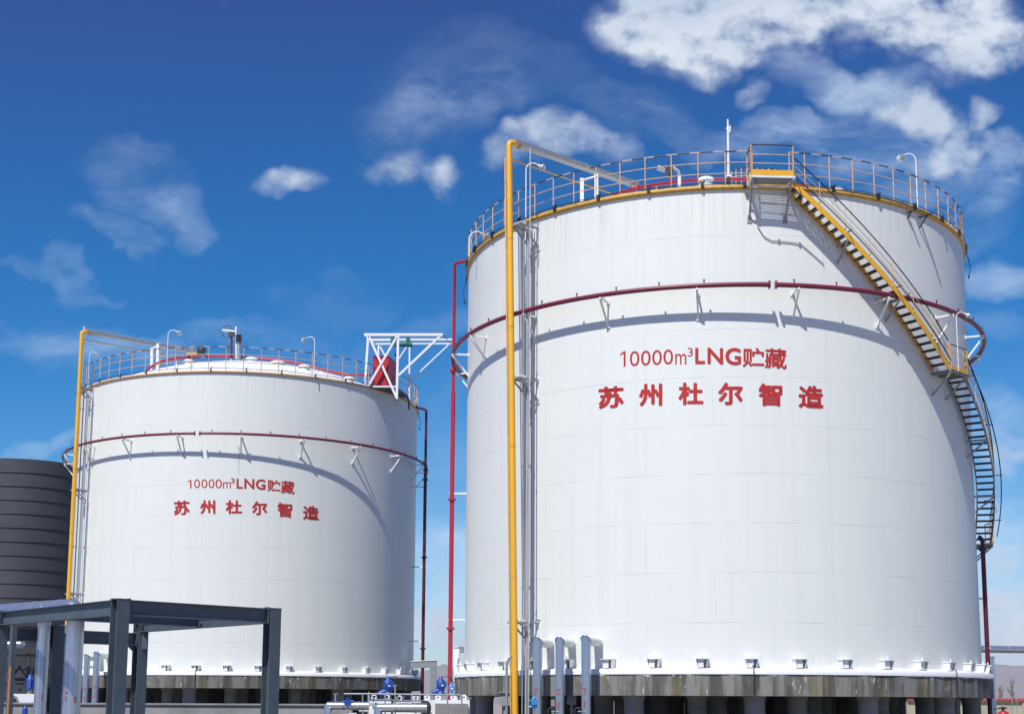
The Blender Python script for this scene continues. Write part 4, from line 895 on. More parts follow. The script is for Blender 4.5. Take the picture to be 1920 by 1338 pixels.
    for x, y, l in ((1004, 412, 'topmost small dark hook on the wall right of the pipes of the large tank'), (1010, 712, 'middle small dark hook on the wall right of the pipes of the large tank'), (1012, 1162, 'lowest small dark hook on the wall right of the pipes of the large tank')):
        a, z = T1.cyl(x, y, TR); b = MB(); b.bar(T1.pt(a, TR, z), T1.pt(a, TR + .28, z), .05, .05); b.bar(T1.pt(a, TR + .27, z + .02), T1.pt(a, TR + .25, z - .12), .05, .05); tag(b.build('wall_hook', M_['dark']), l, 'hook')
roof_things()

# ------------------------------------------------------------------ crane frame with red cabinet on the far tank
def crane():
    F, Bk = 106.8, 110.2
    t = empty('hoist_frame', at(745, 748, F), 'white X-braced steel frame overhanging the right edge of the far tank', 'hoist frame')
    w = .22
    def br(nm, a, b_, w_=w, m='whitesteel'): b = MB(); b.bar(a, b_, w_ * .78, w_ * .78); return b.build(nm, M_[m], t)
    br('post', at(690.5, 628, F), at(683, 744, F)); br('post', at(746.5, 630, F), at(744, 748, F), .24); br('post', at(768, 648, Bk), at(767, 748, Bk), .16); br('post', at(709.5, 648, Bk), at(709, 720, Bk), .16)
    br('top_beam', at(683, 627.5, F), at(830.5, 627.5, F), .26); br('hoist_beam', at(693, 637, 108.5), at(853, 636.5, 108.5), .2); br('rear_beam', at(704, 644.5, Bk), at(848, 644, Bk), .15)
    br('cross_beam', at(686, 629, F), at(704, 645, Bk), .14); br('end_tie', at(830, 628, F), at(846, 643, Bk), .07, 'maroon')
    br('diagonal', at(692, 631, F), at(743, 744, F)); br('diagonal', at(744, 631, F - .08), at(685, 733, F - .08), .2); br('diagonal', at(826, 629, F), at(747, 704, F), .21); br('diagonal', at(841, 646, Bk), at(769, 714, Bk), .13)
    br('diagonal', at(763, 649, Bk), at(748, 672, Bk), .12); br('diagonal', at(712, 649, Bk), at(724, 670, Bk), .14)
    # hoist
    h = empty('electric_hoist', at(752, 642, 108.5), 'green electric hoist hanging under the white frame beams', 'hoist')
    b = MB(); b.tube([at(738, 645, 108.5), at(773, 646, 108.5)], .2, 14); b.build('drum', M_['green'], h)
    b = MB(); b.box(at(739, 640, 108.5), .5, .5, .75); b.build('motor', M_['green'], h); b = MB(); b.box(at(765, 639, 108.5), .3, .4, .5); b.build('trolley', M_['green'], h)
    b = MB(); b.tube([at(742.5, 647, 108.5), at(742.5, 662, 108.5)], .02, 6); b.lathe(at(742.5, 664, 108.5), [(.03, .15), (.12, .08), (.14, -.1), (.001, -.2)], 10); b.build('hook', M_['black'], h)
    # platform
    p = empty('cabinet_platform', at(728, 730, 108), 'dark-bottomed steel platform under the red cabinet', 'platform')
    A, B_, C_, D_ = at(687, 727, F - .1), at(742, 723, F - .1), at(768, 736, Bk), at(740, 738, Bk)
    z = at(720, 724.5, F).z
    pts = [at(688, 727, F), at(742, 724, F), at(767, 736, Bk), at(712, 738, Bk)]
    for q in pts: q.z = z
    b = MB(); lo = [q - Vector((0, 0, .14)) for q in pts]
    b.add(pts + lo, [(0, 1, 2, 3), (7, 6, 5, 4), (0, 4, 5, 1), (1, 5, 6, 2), (2, 6, 7, 3), (3, 7, 4, 0)]); b.build('deck', M_['dark'], p)
    b = MB(); b.bar(pts[0], pts[1], .05, .12); b.build('front_edge', M_['whitesteel'], p)
    for q in (pts[1], pts[2], pts[3]):
        b = MB(); b.bar(q - Vector((0, 0, .14)), q - Vector((0, 0, 1.1)), .12, .12); b.build('leg', M_['dark'], p)
    # red cabinet
    c = empty('red_cabinet', at(718, 723, 107.5), 'tall red steel cabinet standing inside the white hoist frame', 'cabinet')
    f0, f1, r1 = at(699, 723, 107.2), at(727.5, 723, 107.2), at(743, 723, 109.5)
    H = at(699, 669.5, 107.2).z - z; e1 = f1 - f0; e1.z = 0; e2 = r1 - f1; e2.z = 0
    b = MB(); base = [Vector((q.x, q.y, z + .05)) for q in (f0, f1, f1 + e2, f0 + e2)]; top = [q + Vector((0, 0, H)) for q in base]
    b.add(base + top, [(3, 2, 1, 0), (4, 5, 6, 7), (0, 1, 5, 4), (1, 2, 6, 5), (2, 3, 7, 6), (3, 0, 4, 7)]); b.build('body', M_['redbox'], c)
    for e in range(4):
        k = MB(); k.bar(base[e] - Vector((0, 0, .0)), top[e], .05, .05); k.build('corner_trim', M_['red'], c)
    k = MB(); cc = sum(top, Vector()) / 4; tt = [cc + (q - cc) * 1.06 for q in top]; tu = [q + Vector((0, 0, .05)) for q in tt]
    k.add(tt + tu, [(3, 2, 1, 0), (4, 5, 6, 7), (0, 1, 5, 4), (1, 2, 6, 5), (2, 3, 7, 6), (3, 0, 4, 7)]); k.build('lid', M_['redbox'], c)
crane()

# ------------------------------------------------------------------ insulated risers with elbows
def jacket_pipe(name, x, yt, T, off, r, wall_px, lab, mark=True, stub=True, grp=None, mat_='jacket'):
    th, _ = T.cyl(x, yt + 30, TR + off); z = None
    d = ray(x, yt); p = T.pt(th, TR + off, 0); zt = d.z * p.y - r
    t = empty(name, (p.x, p.y, GZ), lab, 'pipe', grp)
    wa, wz = T.cyl(*wall_px, TR); w = T.pt(wa, TR, zt); w0 = Vector((p.x, p.y, zt)); dd = (w - w0).normalized()
    # mitred elbow: vertical cut along the 45 degree plane
    b = MB(); n = 28; up = Vector((0, 0, 1)); side = up.cross(dd)
    ringb, ringt, ringe = [], [], []
    for j in range(n):
        a = 2 * math.pi * j / n; o = dd * math.cos(a) * r + side * math.sin(a) * r
        ringb.append(Vector((p.x, p.y, GZ)) + o); ringt.append(w0 + o - up * (math.cos(a) * r))
        ringe.append(w0 + dd * ((w - w0).length) - up * (math.cos(a) * r) + side * math.sin(a) * r)
    b.add(ringb + ringt, [(j, (j + 1) % n, n + (j + 1) % n, n + j) for j in range(n)] + [], True)
    b.build('riser', M_[mat_], t)
    b = MB(); b.add(ringt + ringe, [(j, (j + 1) % n, n + (j + 1) % n, n + j) for j in range(n)], True); b.build('wall_stub', M_['stub'], t)
    e = MB(); e.tube([w - dd * .12, w + dd * .02], r * 1.12, 20); e.build('collar', M_['whitesteel'], t)
    m = MB(); cl = [v + (v - w0).normalized() * .012 for v in ringt]; m.tube(cl, .022, 5, closed=True); m.build('mitre_seam', M_[mat_], t)
    zz = zt - 1.5
    while zz > GZ + .3:
        f = MB(); f.tube([(p.x, p.y, zz), (p.x, p.y, zz + .035)], r * 1.03, 24); f.build('band', M_['silver'], t); zz -= 1.15
    if mark:
        v = (Vector((0, 0, 0)) - Vector((p.x, p.y, 0))).normalized(); sd = Vector((-v.y, v.x, 0)) * (1)
        for k, (zq, h, w_) in enumerate(((zt - 2.2, .06, .18), (zt - 2.38, .2, .05), (zt - 2.9, .3, .07))):
            f = MB(); f.box(Vector((p.x, p.y, zq)) + (v * .94 - sd * .31) * (r + .006), .02, w_, h, v * .94 - sd * .34, sd)
            f.build('stencil_mark', M_['marker'], t)
    return t
jacket_pipe('insulated_riser_pipe', 1008, 1194, T1, 1.55, .225, (1032, 1208), 'silver insulated pipe with elbow, leftmost of the three at the large tank foot')
jacket_pipe('insulated_riser_pipe', 1050, 1194, T1, 1.6, .215, (1072, 1208), 'silver insulated pipe with elbow, middle of the three at the large tank foot')
jacket_pipe('insulated_riser_pipe', 1099, 1191, T1, 1.65, .225, (1122, 1206), 'silver insulated pipe with elbow, rightmost of the three at the large tank foot')
jacket_pipe('insulated_riser_pipe', 162.5, 1226, T2, 1.8, .22, (190, 1236), 'silver insulated pipe just right of the steel frame pipes, at the far tank foot')
jacket_pipe('insulated_riser_pipe', 181, 1221, T2, 1.8, .24, (204, 1232), 'silver elbow pipe at the far tank foot, left of the front frame column')

# ------------------------------------------------------------------ steel frame in the left foreground
def steel_frame():
    t = empty('steel_pipe_frame', (-10.4, 37, GZ), 'dark slate steel portal frame in the left foreground', 'steel frame')
    H = 2.5; C1, C2, C0 = [Vector((q.x, q.y, 0)) for q in (atz(226, 1123.5, H), atz(511, 1141, H), atz(2, 1147, H))]; C3 = C2 + C0 - C1 + Vector((-.15, .3, 0))
    u = (C2 - C1).normalized(); v = (C0 - C1).normalized()
    def hcol(c, a, b_, top, nm='column'):
        s = .34; m = MB(); z = (GZ + top) / 2; h = top - GZ
        m.box(Vector((c.x, c.y, z)) + b_ * (s / 2), s, .028, h, a, b_); m.box(Vector((c.x, c.y, z)) - b_ * (s / 2), s, .028, h, a, b_); m.box((c.x, c.y, z), .02, s, h, a, b_)
        m.box((c.x, c.y, top + .008), s + .04, s + .04, .02, a, b_); o = m.build(nm, M_['slate'], t, origin=(c.x, c.y, GZ)); 
        g = MB(); g.box((c.x, c.y, GZ + .015), s + .2, s + .2, .03, a, b_); g.build('base_plate', M_['slate'], o); return o
    def ibeam(a, b_, h=.36, w=.22, nm='beam'):
        m = MB(); d = (b_ - a); up = Vector((0, 0, 1)); m.bar(a + up * (h / 2), b_ + up * (h / 2), w, .025); m.bar(a - up * (h / 2), b_ - up * (h / 2), w, .025); m.bar(a, b_, .016, h); return m.build(nm, M_['slate'], t)
    for c in (C1, C2, C0, C3): hcol(c, u, v, H)
    cx = C0 + (C3 - C0) * .42; cx = at(105, 1200, 41); cx.z = 0; hcol(cx, u, v, H - .35)
    zc = H - .19; U = Vector((0, 0, zc))
    ibeam(C1 + v * .19 + U, C0 - v * .19 + U); ibeam(C1 + u * .19 + U, C2 - u * .19 + U); ibeam(C2 + v * .19 + U, C3 - v * .19 + U); ibeam(C0 + u * .19 + U - Vector((0, 0, .42)), C3 - u * .19 + U - Vector((0, 0, .42)))
    for c, dvs in ((C1, (u, v)), (C2, (-u, v)), (C0, (u, -v)), (C3, (-u, -v))):
        for dv in dvs:
            side = dv.cross(Vector((0, 0, 1))); ep = MB(); dz_ = .42 if ((c is C0 and dv is u) or (c is C3 and dv == -u)) else 0; pc = Vector((c.x, c.y, zc - dz_)) + dv * .20
            ep.box(pc, .022, .27, .46, dv, side)
            for sy in (-.085, .085):
                for sz in (-.16, -.05, .05, .16): ep.tube([pc + side * sy + Vector((0, 0, sz)), pc + side * sy + Vector((0, 0, sz)) + dv * .035], .017, 6)
            ep.build('end_plate', M_['slate'], t)
            g_ = MB(); a_ = pc + dv * .012 - Vector((0, 0, .19)); g_.add([a_ + side * .006, a_ + dv * .26 + side * .006, a_ + side * .006 - Vector((0, 0, .22)), a_ - side * .006, a_ + dv * .26 - side * .006, a_ - side * .006 - Vector((0, 0, .22))], [(0, 1, 2), (5, 4, 3), (0, 3, 4, 1), (1, 4, 5, 2), (2, 5, 3, 0)])
            if c is C3: g_.build('gusset', M_['slate'], t)
    mid = (C1 + C0) / 2; mid2 = (C2 + C3) / 2; ibeam(mid + u * .12 + U - Vector((0, 0, .03)), mid2 - u * .12 + U - Vector((0, 0, .03)), .26, .16, 'cross_beam')
    k = MB(); a = Vector((C3.x, C3.y, 0)); k.bar(C3 - v * .25 + Vector((0, 0, H - .9)), C3 - v * .25 + Vector((0, 0, H - .38)), .03, .16); k.build('gusset', M_['slate'], t)
    # slim rusty post next to the left column
    b = MB(); p = at(19, 1300, 38.3); b.box((p.x, p.y, .15), .14, .14, 2 * (H - .5) - .3, u, v); b.build('slim_post', M_['slate'], t)
    b = MB(); p = at(17, 1300, 38.0); b.tube([(p.x, p.y, GZ), (p.x, p.y, .9)], .035, 8); tag(b.build('rusty_conduit', M_['rust']), 'rusty orange conduit beside the leftmost frame column', 'conduit')
    # silver pipes running through the frame
    def pipe(x, r, Y, ytop, lab, xe, ye, Ye, markers):
        p = at(x, ytop, Y); zt = p.z - r; q0 = atz(xe, ye, p.z); q = empty('insulated_pipe', (p.x, p.y, GZ), lab, 'pipe'); e = at(xe, ye, Ye); e.z = zt + (e.z - zt) * 0
        b = MB(); b.tube([(p.x, p.y, GZ), (p.x, p.y, zt - r * .8)], r, 28); b.build('riser', M_['jacket'], q)
        e = p + (q0 - p) * 1.6; dd = Vector((e.x - p.x, e.y - p.y, 0)).normalized(); n = 7; k = r * 1.15
        pts = [Vector((p.x, p.y, zt - k + 0))] + [Vector((p.x, p.y, zt - k)) + dd * (k - k * math.cos(a)) + Vector((0, 0, k * math.sin(a))) for a in [math.pi / 2 * i / n for i in range(1, n + 1)]] + [Vector((e.x, e.y, zt))]
        b = MB(); b.tube(pts, r, 28); b.build('elbow_run', M_['jacket'], q)
        L = (Vector((e.x, e.y)) - Vector((p.x, p.y))).length
        s = .8
        while s < L:
            f = MB(); f.tube([Vector((p.x, p.y, zt)) + dd * s, Vector((p.x, p.y, zt)) + dd * (s + .05)], r * 1.035, 28); f.build('band', M_['silver'], q); s += 1.25
        for zz in (1.05, .02, -1.0):
            f = MB(); f.tube([(p.x, p.y, zz), (p.x, p.y, zz + .02)], r * 1.02, 28); f.build('band', M_['silver'], q)
        v2 = (-Vector((p.x, p.y, 0))).normalized(); sd = Vector((-v2.y, v2.x, 0))
        for so_, zz, h, w_ in markers:
            f = MB(); c = math.sqrt(max(0, 1 - so_ * so_)); nrm = v2 * c + sd * so_; f.box(Vector((p.x, p.y, zz)) + nrm * (r + .004), .01, w_, h, nrm, sd); f.build('stencil_mark', M_['marker'], q)
    pipe(85.5, .178, 40.3, 1127, 'slimmer silver pipe inside the steel frame, left one', 0, 1139, 41.5, [(.25, .0 + .1, .17, .04)])
    pipe(144, .247, 39.5, 1121, 'thicker silver pipe with elbow over the steel frame beam', 0, 1132, 42.9, [(.35, .02, .17, .05), (-.62, .22, .06, .1), (-.66, .05, .14, .04)])
    p = at(121, 1172, 41.6); q = empty('insulated_pipe', (p.x, p.y, GZ), 'capped silver pipe partly hidden behind the thicker pipe in the frame', 'pipe'); b = MB(); b.lathe((p.x, p.y, 0), [(.2, GZ), (.2, p.z - .06), (.16, p.z), (.001, p.z + .02)], 24); b.build('riser', M_['jacket'], q)
    b = MB(); b.box(at(128, 1182, 41.4), .3, .2, .3); b.build('terminal_box', M_['grey'], q); b = MB(); b.tube([(p.x, p.y, .1), (p.x, p.y, .13)], .206, 24); b.build('band', M_['silver'], q)
steel_frame()

# ------------------------------------------------------------------ dark silo and truss at far left
def left_back():
    D = 150.0; r = 7.45; c = at(45, 900, D); cx, cy = c.x, c.y; zt = at(45, 858.5, D - r).z
    t = empty('dark_tank', (cx, cy, GZ), 'dark grey banded tank at the left edge behind the yellow pipe', 'storage tank')
    m = M_['silo'] = mat('dark_grey_cladding', (.062, .062, .073), .6, .0, noise=((.046, .046, .055), (.25, .25, .5), .35, .7))
    bh = 1.44; b = MB(); prof = []; z = zt; seams = MB()
    while z > GZ:
        z2 = max(GZ, z - bh); z2 = z2
        seams.lathe((cx, cy, 0), [(r + .004, z2 - .06), (r + .06, z2 - .05), (r + .06, z2 + .05), (r + .004, z2 + .06)], 72); z = z2
    b.lathe((cx, cy, 0), [(r, GZ), (r, zt)], 96); b.build('shell', m, t); seams.build('band_seam', M_['black'], t)
    b = MB(); b.lathe((cx, cy, 0), [(r, zt), (r * .6, zt + .25), (.001, zt + .5)], 64); b.build('roof', m, t)
    # truss
    Y = 72.0; t = empty('pipe_truss', at(46, 1290, Y), 'black cross-braced steel truss behind the left pipes', 'truss')
    def br(nm, x0, y0, x1, y1, w): b = MB(); b.bar(at(x0, y0, Y), at(x1, y1, Y), w, w); b.build(nm, M_['dark'], t)
    br('top_beam', 10, 1219, 80, 1219, .30); br('lower_beam', 15, 1273, 76, 1273, .16)
    for x in (20, 54, 88): br('post', x, 1219, x, 1335, .16)
    for a in ((22, 1227, 52, 1271), (52, 1227, 22, 1271), (56, 1227, 86, 1271), (86, 1227, 56, 1271), (22, 1276, 45, 1300), (54, 1276, 34, 1296), (56, 1276, 74, 1296), (80, 1276, 60, 1300)): br('brace', *a, .09)
    q = MB(); q.tube([at(2, 1208, Y - 1), at(40, 1208, Y - 1)], .22, 16); q.lathe(at(40, 1208, Y - 1), [(.22, 0), (.18, .12), (.08, .17), (.001, .18)], 16, axis=(1, 0, 0)); tag(q.build('capped_pipe', M_['jacket']), 'short capped silver pipe lying on top of the black truss', 'pipe')
    # pump behind the silver pipes
    pump(at(52, 1321, 64), 'blue pump on white block behind the left silver pipes', .72)
    b = MB(); p = at(45, 1340, 58); b.lathe(at(47, 1330, 50), [(.001, .16), (.07, .12), (.1, 0), (.1, -.5)], 12); tag(b.build('blue_valve_cap', M_['blue']), 'tiny blue valve cap at the bottom left edge', 'valve')
def pump(base, lab, s=1.0):
    """white pump skid block with a blue motor standing on it"""
    t = empty('pump', base, lab, 'pump'); B = Vector(base)
    b = MB(); b.box(B + Vector((-.1, 0, .35)) * s, 1.5 * s, .9 * s, .7 * s); b.build('block', M_['whitesteel'], t)
    b = MB(); b.tube([B + Vector((-.75, -.47, .3)) * s, B + Vector((-.75, -.53, .3)) * s], .3 * s, 18); b.build('flange', M_['grey'], t)
    b = MB(); b.tube([B + Vector((-.72, -.5, .3)) * s, B + Vector((-.72, -.72, .3)) * s], .16 * s, 12); b.build('inlet', M_['dark'], t)
    b = MB(); b.tube([B + Vector((.1, -.1, .7)) * s, B + Vector((.1, -.1, 1.0)) * s], .14 * s, 12); b.build('neck', M_['grey'], t)
    b = MB(); b.lathe(B + Vector((.1, -.1, 1.0)) * s, [(.26 * s, 0), (.28 * s, .06 * s), (.24 * s, .1 * s), (.26 * s, .6 * s), (.2 * s, .68 * s), (.12 * s, .78 * s), (.12 * s, .9 * s), (.001, .92 * s)], 20); mo = b.build('motor', M_['blue'], t)
    f = MB()
    for k in range(12): a = k * math.pi / 6; f.box(B + Vector((.1 + .26 * math.cos(a), -.1 + .26 * math.sin(a), 1.35)) * s, .05 * s, .015 * s, .45 * s, (math.cos(a), math.sin(a), 0), (-math.sin(a), math.cos(a), 0))
    f.build('cooling_fin', M_['blue'], mo)
    return t
left_back()

# ------------------------------------------------------------------ process skid between the tanks and the low concrete wall
def skid():
    # low wall
    Y = 60; a, c = at(22, 1319, Y), at(660, 1321.5, Y); z = min(a.z, c.z)
    t = empty('retaining_wall', (a.x, Y, GZ), 'low concrete retaining wall in front of the far tank platform', 'wall')
    b = MB(); b.box(((a.x - 14 + c.x) / 2, Y + .15, (GZ + z) / 2), c.x - a.x + 14, .3, z - GZ); b.build('wall_body', M_['concrete2'], t)
    b = MB(); b.box(((a.x - 14 + c.x) / 2, Y + .13, z + .035), c.x - a.x + 14, .42, .07); b.build('coping', M_['concrete2'], t)
    # silver elbows
    Y = 46
    def elb(x0, x1, y, lab, r=.135):
        p, q = at(x0, y, Y), at(x1, y + 1, Y); q.z = p.z; t = empty('insulated_pipe', (p.x, p.y, GZ), lab, 'pipe')
        b = MB(); b.tube([(p.x, p.y, GZ), (p.x, p.y, p.z - .02), (p.x + .02, p.y, p.z), q], r, 20); b.build('run', M_['silver'], t)
        for k in (.35, .75): f = MB(); m = p + (q - p) * k; f.tube([m, m + Vector((.03, 0, 0))], r * 1.05, 20); f.build('band', M_['grey'], t)
    elb(615.5, 692, 1322, 'left silver elbow pipe at the bottom of the picture')
    elb(709, 800, 1326, 'right silver elbow pipe at the bottom, running into the white block', .15)
    def valve(x, y, Yv, lab, s=1., m='blue'):
        p = at(x, y, Yv); t = empty('valve', p, lab, 'valve')
        b = MB(); b.tube([p - Vector((0, 0, .5 * s)), p + Vector((0, 0, .12 * s))], .03 * s, 8); b.build('stem', M_['grey'], t)
        b = MB(); b.box(p, .22 * s, .18 * s, .16 * s); b.tube([p + Vector((-.16 * s, 0, .03)), p + Vector((.18 * s, 0, .03))], .06 * s, 10); b.tube([p, p + Vector((0, 0, .16 * s))], .05 * s, 10); b.build('actuator', M_[m], t)
    valve(652, 1317, 45.6, 'blue valve in front of the left silver elbow pipe')
    # pump block near
    Yb = 50
    for x0, x1, y0, lab, dp in ((692, 733, 1311, 'left white pump block with lifting eyes', 1.0), (738, 789, 1313, 'middle white pump block between the blue motors', 1.0)):
        a, c = at(x0, y0, Yb), at(x1, y0, Yb); h = a.z - GZ; t = empty('pump_block', (a.x, Yb, GZ), lab, 'pump block', 'white pump blocks')
        b = MB(); b.box(((a.x + c.x) / 2, Yb + dp / 2, GZ + h / 2), c.x - a.x, dp, h); b.build('block', M_['whitesteel'], t)
        for k in (.2, .8): e = MB(); q = a + (c - a) * k + Vector((0, .2, .09)); e.tube([q + Vector((.08 * math.cos(j * math.pi / 6), 0, .08 * math.sin(j * math.pi / 6))) for j in range(12)], .03, 6, closed=True); e.build('lifting_eye', M_['whitesteel'], t)
        b = MB(); b.box(((a.x + c.x) / 2, Yb + dp / 2, a.z + .02), c.x - a.x + .06, dp + .06, .035); b.build('cover', M_['grey'], t)
    Yb = 48
    a, m_, c = at(792, 1311, Yb), at(816, 1311, Yb), at(877, 1313, Yb)
    t = empty('pump_block', (a.x, Yb, GZ), 'right white pump block with black round flange, largest', 'pump block', 'white pump blocks')
    b = MB(); b.box(((a.x + c.x) / 2, Yb + .8, (GZ + a.z) / 2), c.x - a.x, 1.6, a.z - GZ, (1, .08, 0), (-.08, 1, 0)); b.build('block', M_['whitesteel'], t)
    b = MB(); b.box(((m_.x + c.x) / 2, Yb + .0, (GZ + a.z - .12) / 2), c.x - m_.x, .25, a.z - GZ - .12, (1, .08, 0), (-.08, 1, 0)); b.build('side_casting', M_['plainwhite'] if 'plainwhite' in M_ else M_['concrete2'], t)
    b = MB(); p = at(796, 1326, Yb - .3); b.tube([p, p + Vector((.06, .06, 0))], .24, 20); b.build('flange', M_['dark'], t); b = MB(); b.tube([p - Vector((.05, .1, 0)), p], .14, 16); b.build('flange_core', M_['grey'], t)
    for x in (801, 821.5, 850, 870): e = MB(); q = at(x, 1307, Yb + .3); e.tube([q + Vector((.075 * math.cos(j * math.pi / 6), 0, .075 * math.sin(j * math.pi / 6))) for j in range(12)], .03, 6, closed=True); e.build('lifting_eye', M_['whitesteel'], t)
    # motors
    def motor(x, y0, y1, Y, lab, m='blue', r=.16, side=True):
        p0, p1 = at(x, y1, Y), at(x, y0, Y); H = p1.z - p0.z; t = empty('electric_motor', p0, lab, 'motor')
        b = MB(); b.lathe(p0, [(r * 1.25, 0), (r * 1.25, H * .08), (r * .8, H * .12), (r * .85, H * .3), (r * 1.05, H * .34), (r * 1.05, H * .74), (r * .7, H * .8), (r * .45, H * .86), (r * .45, H * .97), (r * .25, H)], 20); b.build('body', M_[m], t)
        b = MB(); b.box(p0 + Vector((r * .9, -.03, H * .55)), r * .9, r * 1.2, H * .28); b.build('terminal_box', M_[m], t)
        b = MB(); b.box(p0 + Vector((r * .4, -r * 1.1, H * .5)), .06, .01, .05); b.build('name_plate', M_['whitesteel'], t)
        if side: b = MB(); b.tube([p0 + Vector((-r * 1.9, -.05, H * .05)), p0 + Vector((-r * .4, 0, H * .22))], r * .75, 12); b.build('gear_housing', M_[m], t)
        b = MB(); b.tube([p0 + Vector((r * .6, 0, H * .95)), p0 + Vector((r * 1.6, 0, H * 1.0)), p0 + Vector((r * 2.6, 0, H * .85)), p0 + Vector((r * 2.9, 0, H * .3))], .013, 6); b.build('cable', M_['black'], t)
    motor(727, 1267, 1303, 50.5, 'dark blue motor in front of the far tank platform'); motor(826.5, 1267, 1301, 50, 'dark blue motor in the gap between both tanks', r=.15)
    motor(846, 1278, 1302, 49, 'lighter blue motor right next to the bright red pipe', 'lblue', .08, False)
    # handrail
    t = empty('skid_handrail', at(755, 1300, 47), 'grey tubular handrail over the white pump blocks', 'railing'); Y = 47
    b = MB(); b.tube([at(645, 1300, Y), at(690, 1300, Y), at(862, 1302, Y), at(866, 1304, Y), at(866, 1330, Y)], .028, 8); b.build('top_rail', M_['grey'], t)
    for x in (680, 722, 741, 839, 866): b = MB(); b.tube([at(x, 1301, Y), at(x, 1345, Y)], .025, 8); b.build('post', M_['grey'], t)
    b = MB(); b.tube([at(680, 1320, Y), at(700, 1320, Y), at(705, 1316, Y)], .03, 8); b.build('middle_rail', M_['grey'], t)
    for k, (x, y0, y1) in enumerate(((629, 1299, 1314), (741, 1283, 1317), (880, 1307, 1330))):
        b = MB(); b.tube([at(x, y1 + 8, 50), at(x, y0, 50)], .03, 6); b.bar(at(x - 4, y0 + 1, 50), at(x + 4, y0 + 1, 50), .04, .03); tag(b.build('vent_pipe', M_['grey']), ('thin grey vent left of the pump blocks', 'thin grey vent rising between the pump blocks', 'thin grey vent at the right end of the pump skid')[k], 'vent pipe')
    for k, (x, y) in enumerate(((757, 1312), (780, 1311), (660, 1332), (780, 1334), (700, 1312), (682, 1327))):
        p = at(x, y, 48.6 - .5 * (k % 3)); t = empty('hand_valve', p, ('small steel hand valve on the middle pump block', 'small steel hand valve left of the black flange', 'small steel valve under the left elbow pipe', 'small steel valve under the right elbow pipe', 'small steel valve on the left pump block', 'small steel valve at the foot of the handrail')[k], 'valve')
        b = MB(); b.tube([p - Vector((0, 0, .3)), p + Vector((0, 0, .14))], .022, 6); b.tube([p + Vector((-.16, 0, -.1)), p + Vector((.16, 0, -.1))], .045, 8); b.build('body', M_['grey'], t)
        b = MB(); b.tube([p + Vector((.09 * math.cos(j * math.pi / 6), .09 * math.sin(j * math.pi / 6), .14)) for j in range(12)], .015, 6, closed=True); b.build('hand_wheel', M_['blue'] if k == 0 else M_['dark'], t)
    # square ducts beside the tanks
    def duct(T, pts, w, lab, mm='grey'):
        q = [at(*p) for p in pts]; t = empty('square_duct', q[0], lab, 'duct')
        b = MB(); b.bar(q[0], q[1] + (q[1] - q[0]).normalized() * w / 2, w, w); b.build('beam', M_[mm], t); b = MB(); b.bar(q[1] - Vector((0, 0, w / 2)), q[2], w, w); b.build('leg', M_[mm], t)
        b = MB(); b.bar(q[0] + Vector((0, 0, w / 2 + .02)), q[1] + (q[1] - q[0]).normalized() * w / 2 + Vector((0, 0, w / 2 + .02)), w + .1, .05); b.build('top_plate', M_['whitesteel'], t)
    duct(T2, [(770, 1246, 112), (813, 1244, 112), (813, 1345, 112)], .52, 'grey angular duct frame at the right foot of the far tank')
    duct(T1, [(882, 1218, 80), (856, 1218, 80), (856, 1345, 80)], .32, 'narrow white duct frame at the left foot of the large tank', 'whitesteel')
    # vertical earthing rods on the platforms
    for k, (T, x, y0, lab) in enumerate(((T1, 1414, 1245, 'thin dark down-lead crossing the middle of the streaked platform'), (T1, 1795, 1262, 'thin dark down-lead near the right end of the streaked platform'), (T2, 365, 1256, 'thin dark down-lead on the far tank platform'), (T1, 991, 1262, 'thin dark down-lead beside the left silver pipe of the large tank'))):
        a, _ = T.cyl(x, 1290, T.Rs + .05); p = T.pt(a, T.Rs + .05, 0); q = T.pt(a, TR + .1, T.zs + .5)
        b = MB(); b.tube([q, T.pt(a, T.Rs + .05, T.zs + .25), (p.x, p.y, T.zs), (p.x, p.y, GZ)], .025, 6); tag(b.build('down_lead', M_['dark']), lab, 'cable')
    # curved pipe left of the yellow pipe
    P_ = at(950, 1300, 63); b = MB(); b.tube([at(950, 1400, 62), at(950, 1246, 62), at(951.5, 1239, 62), at(955, 1233, 62), at(960, 1229, 62)], .055, 8); o = b.build('curved_pipe', M_['grey']); tag(o, 'slim grey pipe curving into the foot of the large yellow pipe', 'pipe')
    # blue valve and wheels at the foot of the risers
    Y = 58
    t = empty('valve', at(1002, 1316, Y), 'bright blue valve head left of the leftmost silver riser', 'valve')
    b = MB(); p = at(1001, 1316, Y); b.box(p, .22, .2, .2); b.lathe(p, [(.09, .1), (.09, .2), (.03, .25), (.001, .26)], 10); b.tube([p + Vector((-.2, 0, -.2)), p + Vector((.14, 0, -.14))], .07, 8); b.tube([p + Vector((-.2, 0, .08)), p + Vector((.2, 0, .1))], .03, 8); b.build('actuator', M_['lblue'], t); b = MB(); b.tube([p, p - Vector((0, 0, 1.5))], .04, 8); b.build('stem', M_['grey'], t)
    for k, x in enumerate((1034, 1084)):
        p = at(x, 1333, Y); t = empty('hand_valve', p, ('black hand wheel between left and middle silver risers', 'black hand wheel between middle and right silver risers')[k], 'valve')
        b = MB(); b.tube([p + Vector((.16 * math.cos(j * math.pi / 8), 0, .16 * math.sin(j * math.pi / 8))) for j in range(16)], .02, 6, closed=True); b.bar(p - Vector((.16, 0, 0)), p + Vector((.16, 0, 0)), .02, .02); b.bar(p - Vector((0, 0, .16)), p + Vector((0, 0, .16)), .02, .02); b.build('hand_wheel', M_['dark'], t)
        b = MB(); b.tube([p, p + Vector((.32, .05, -.02))], .035, 8); b.build('stem', M_['grey'], t)
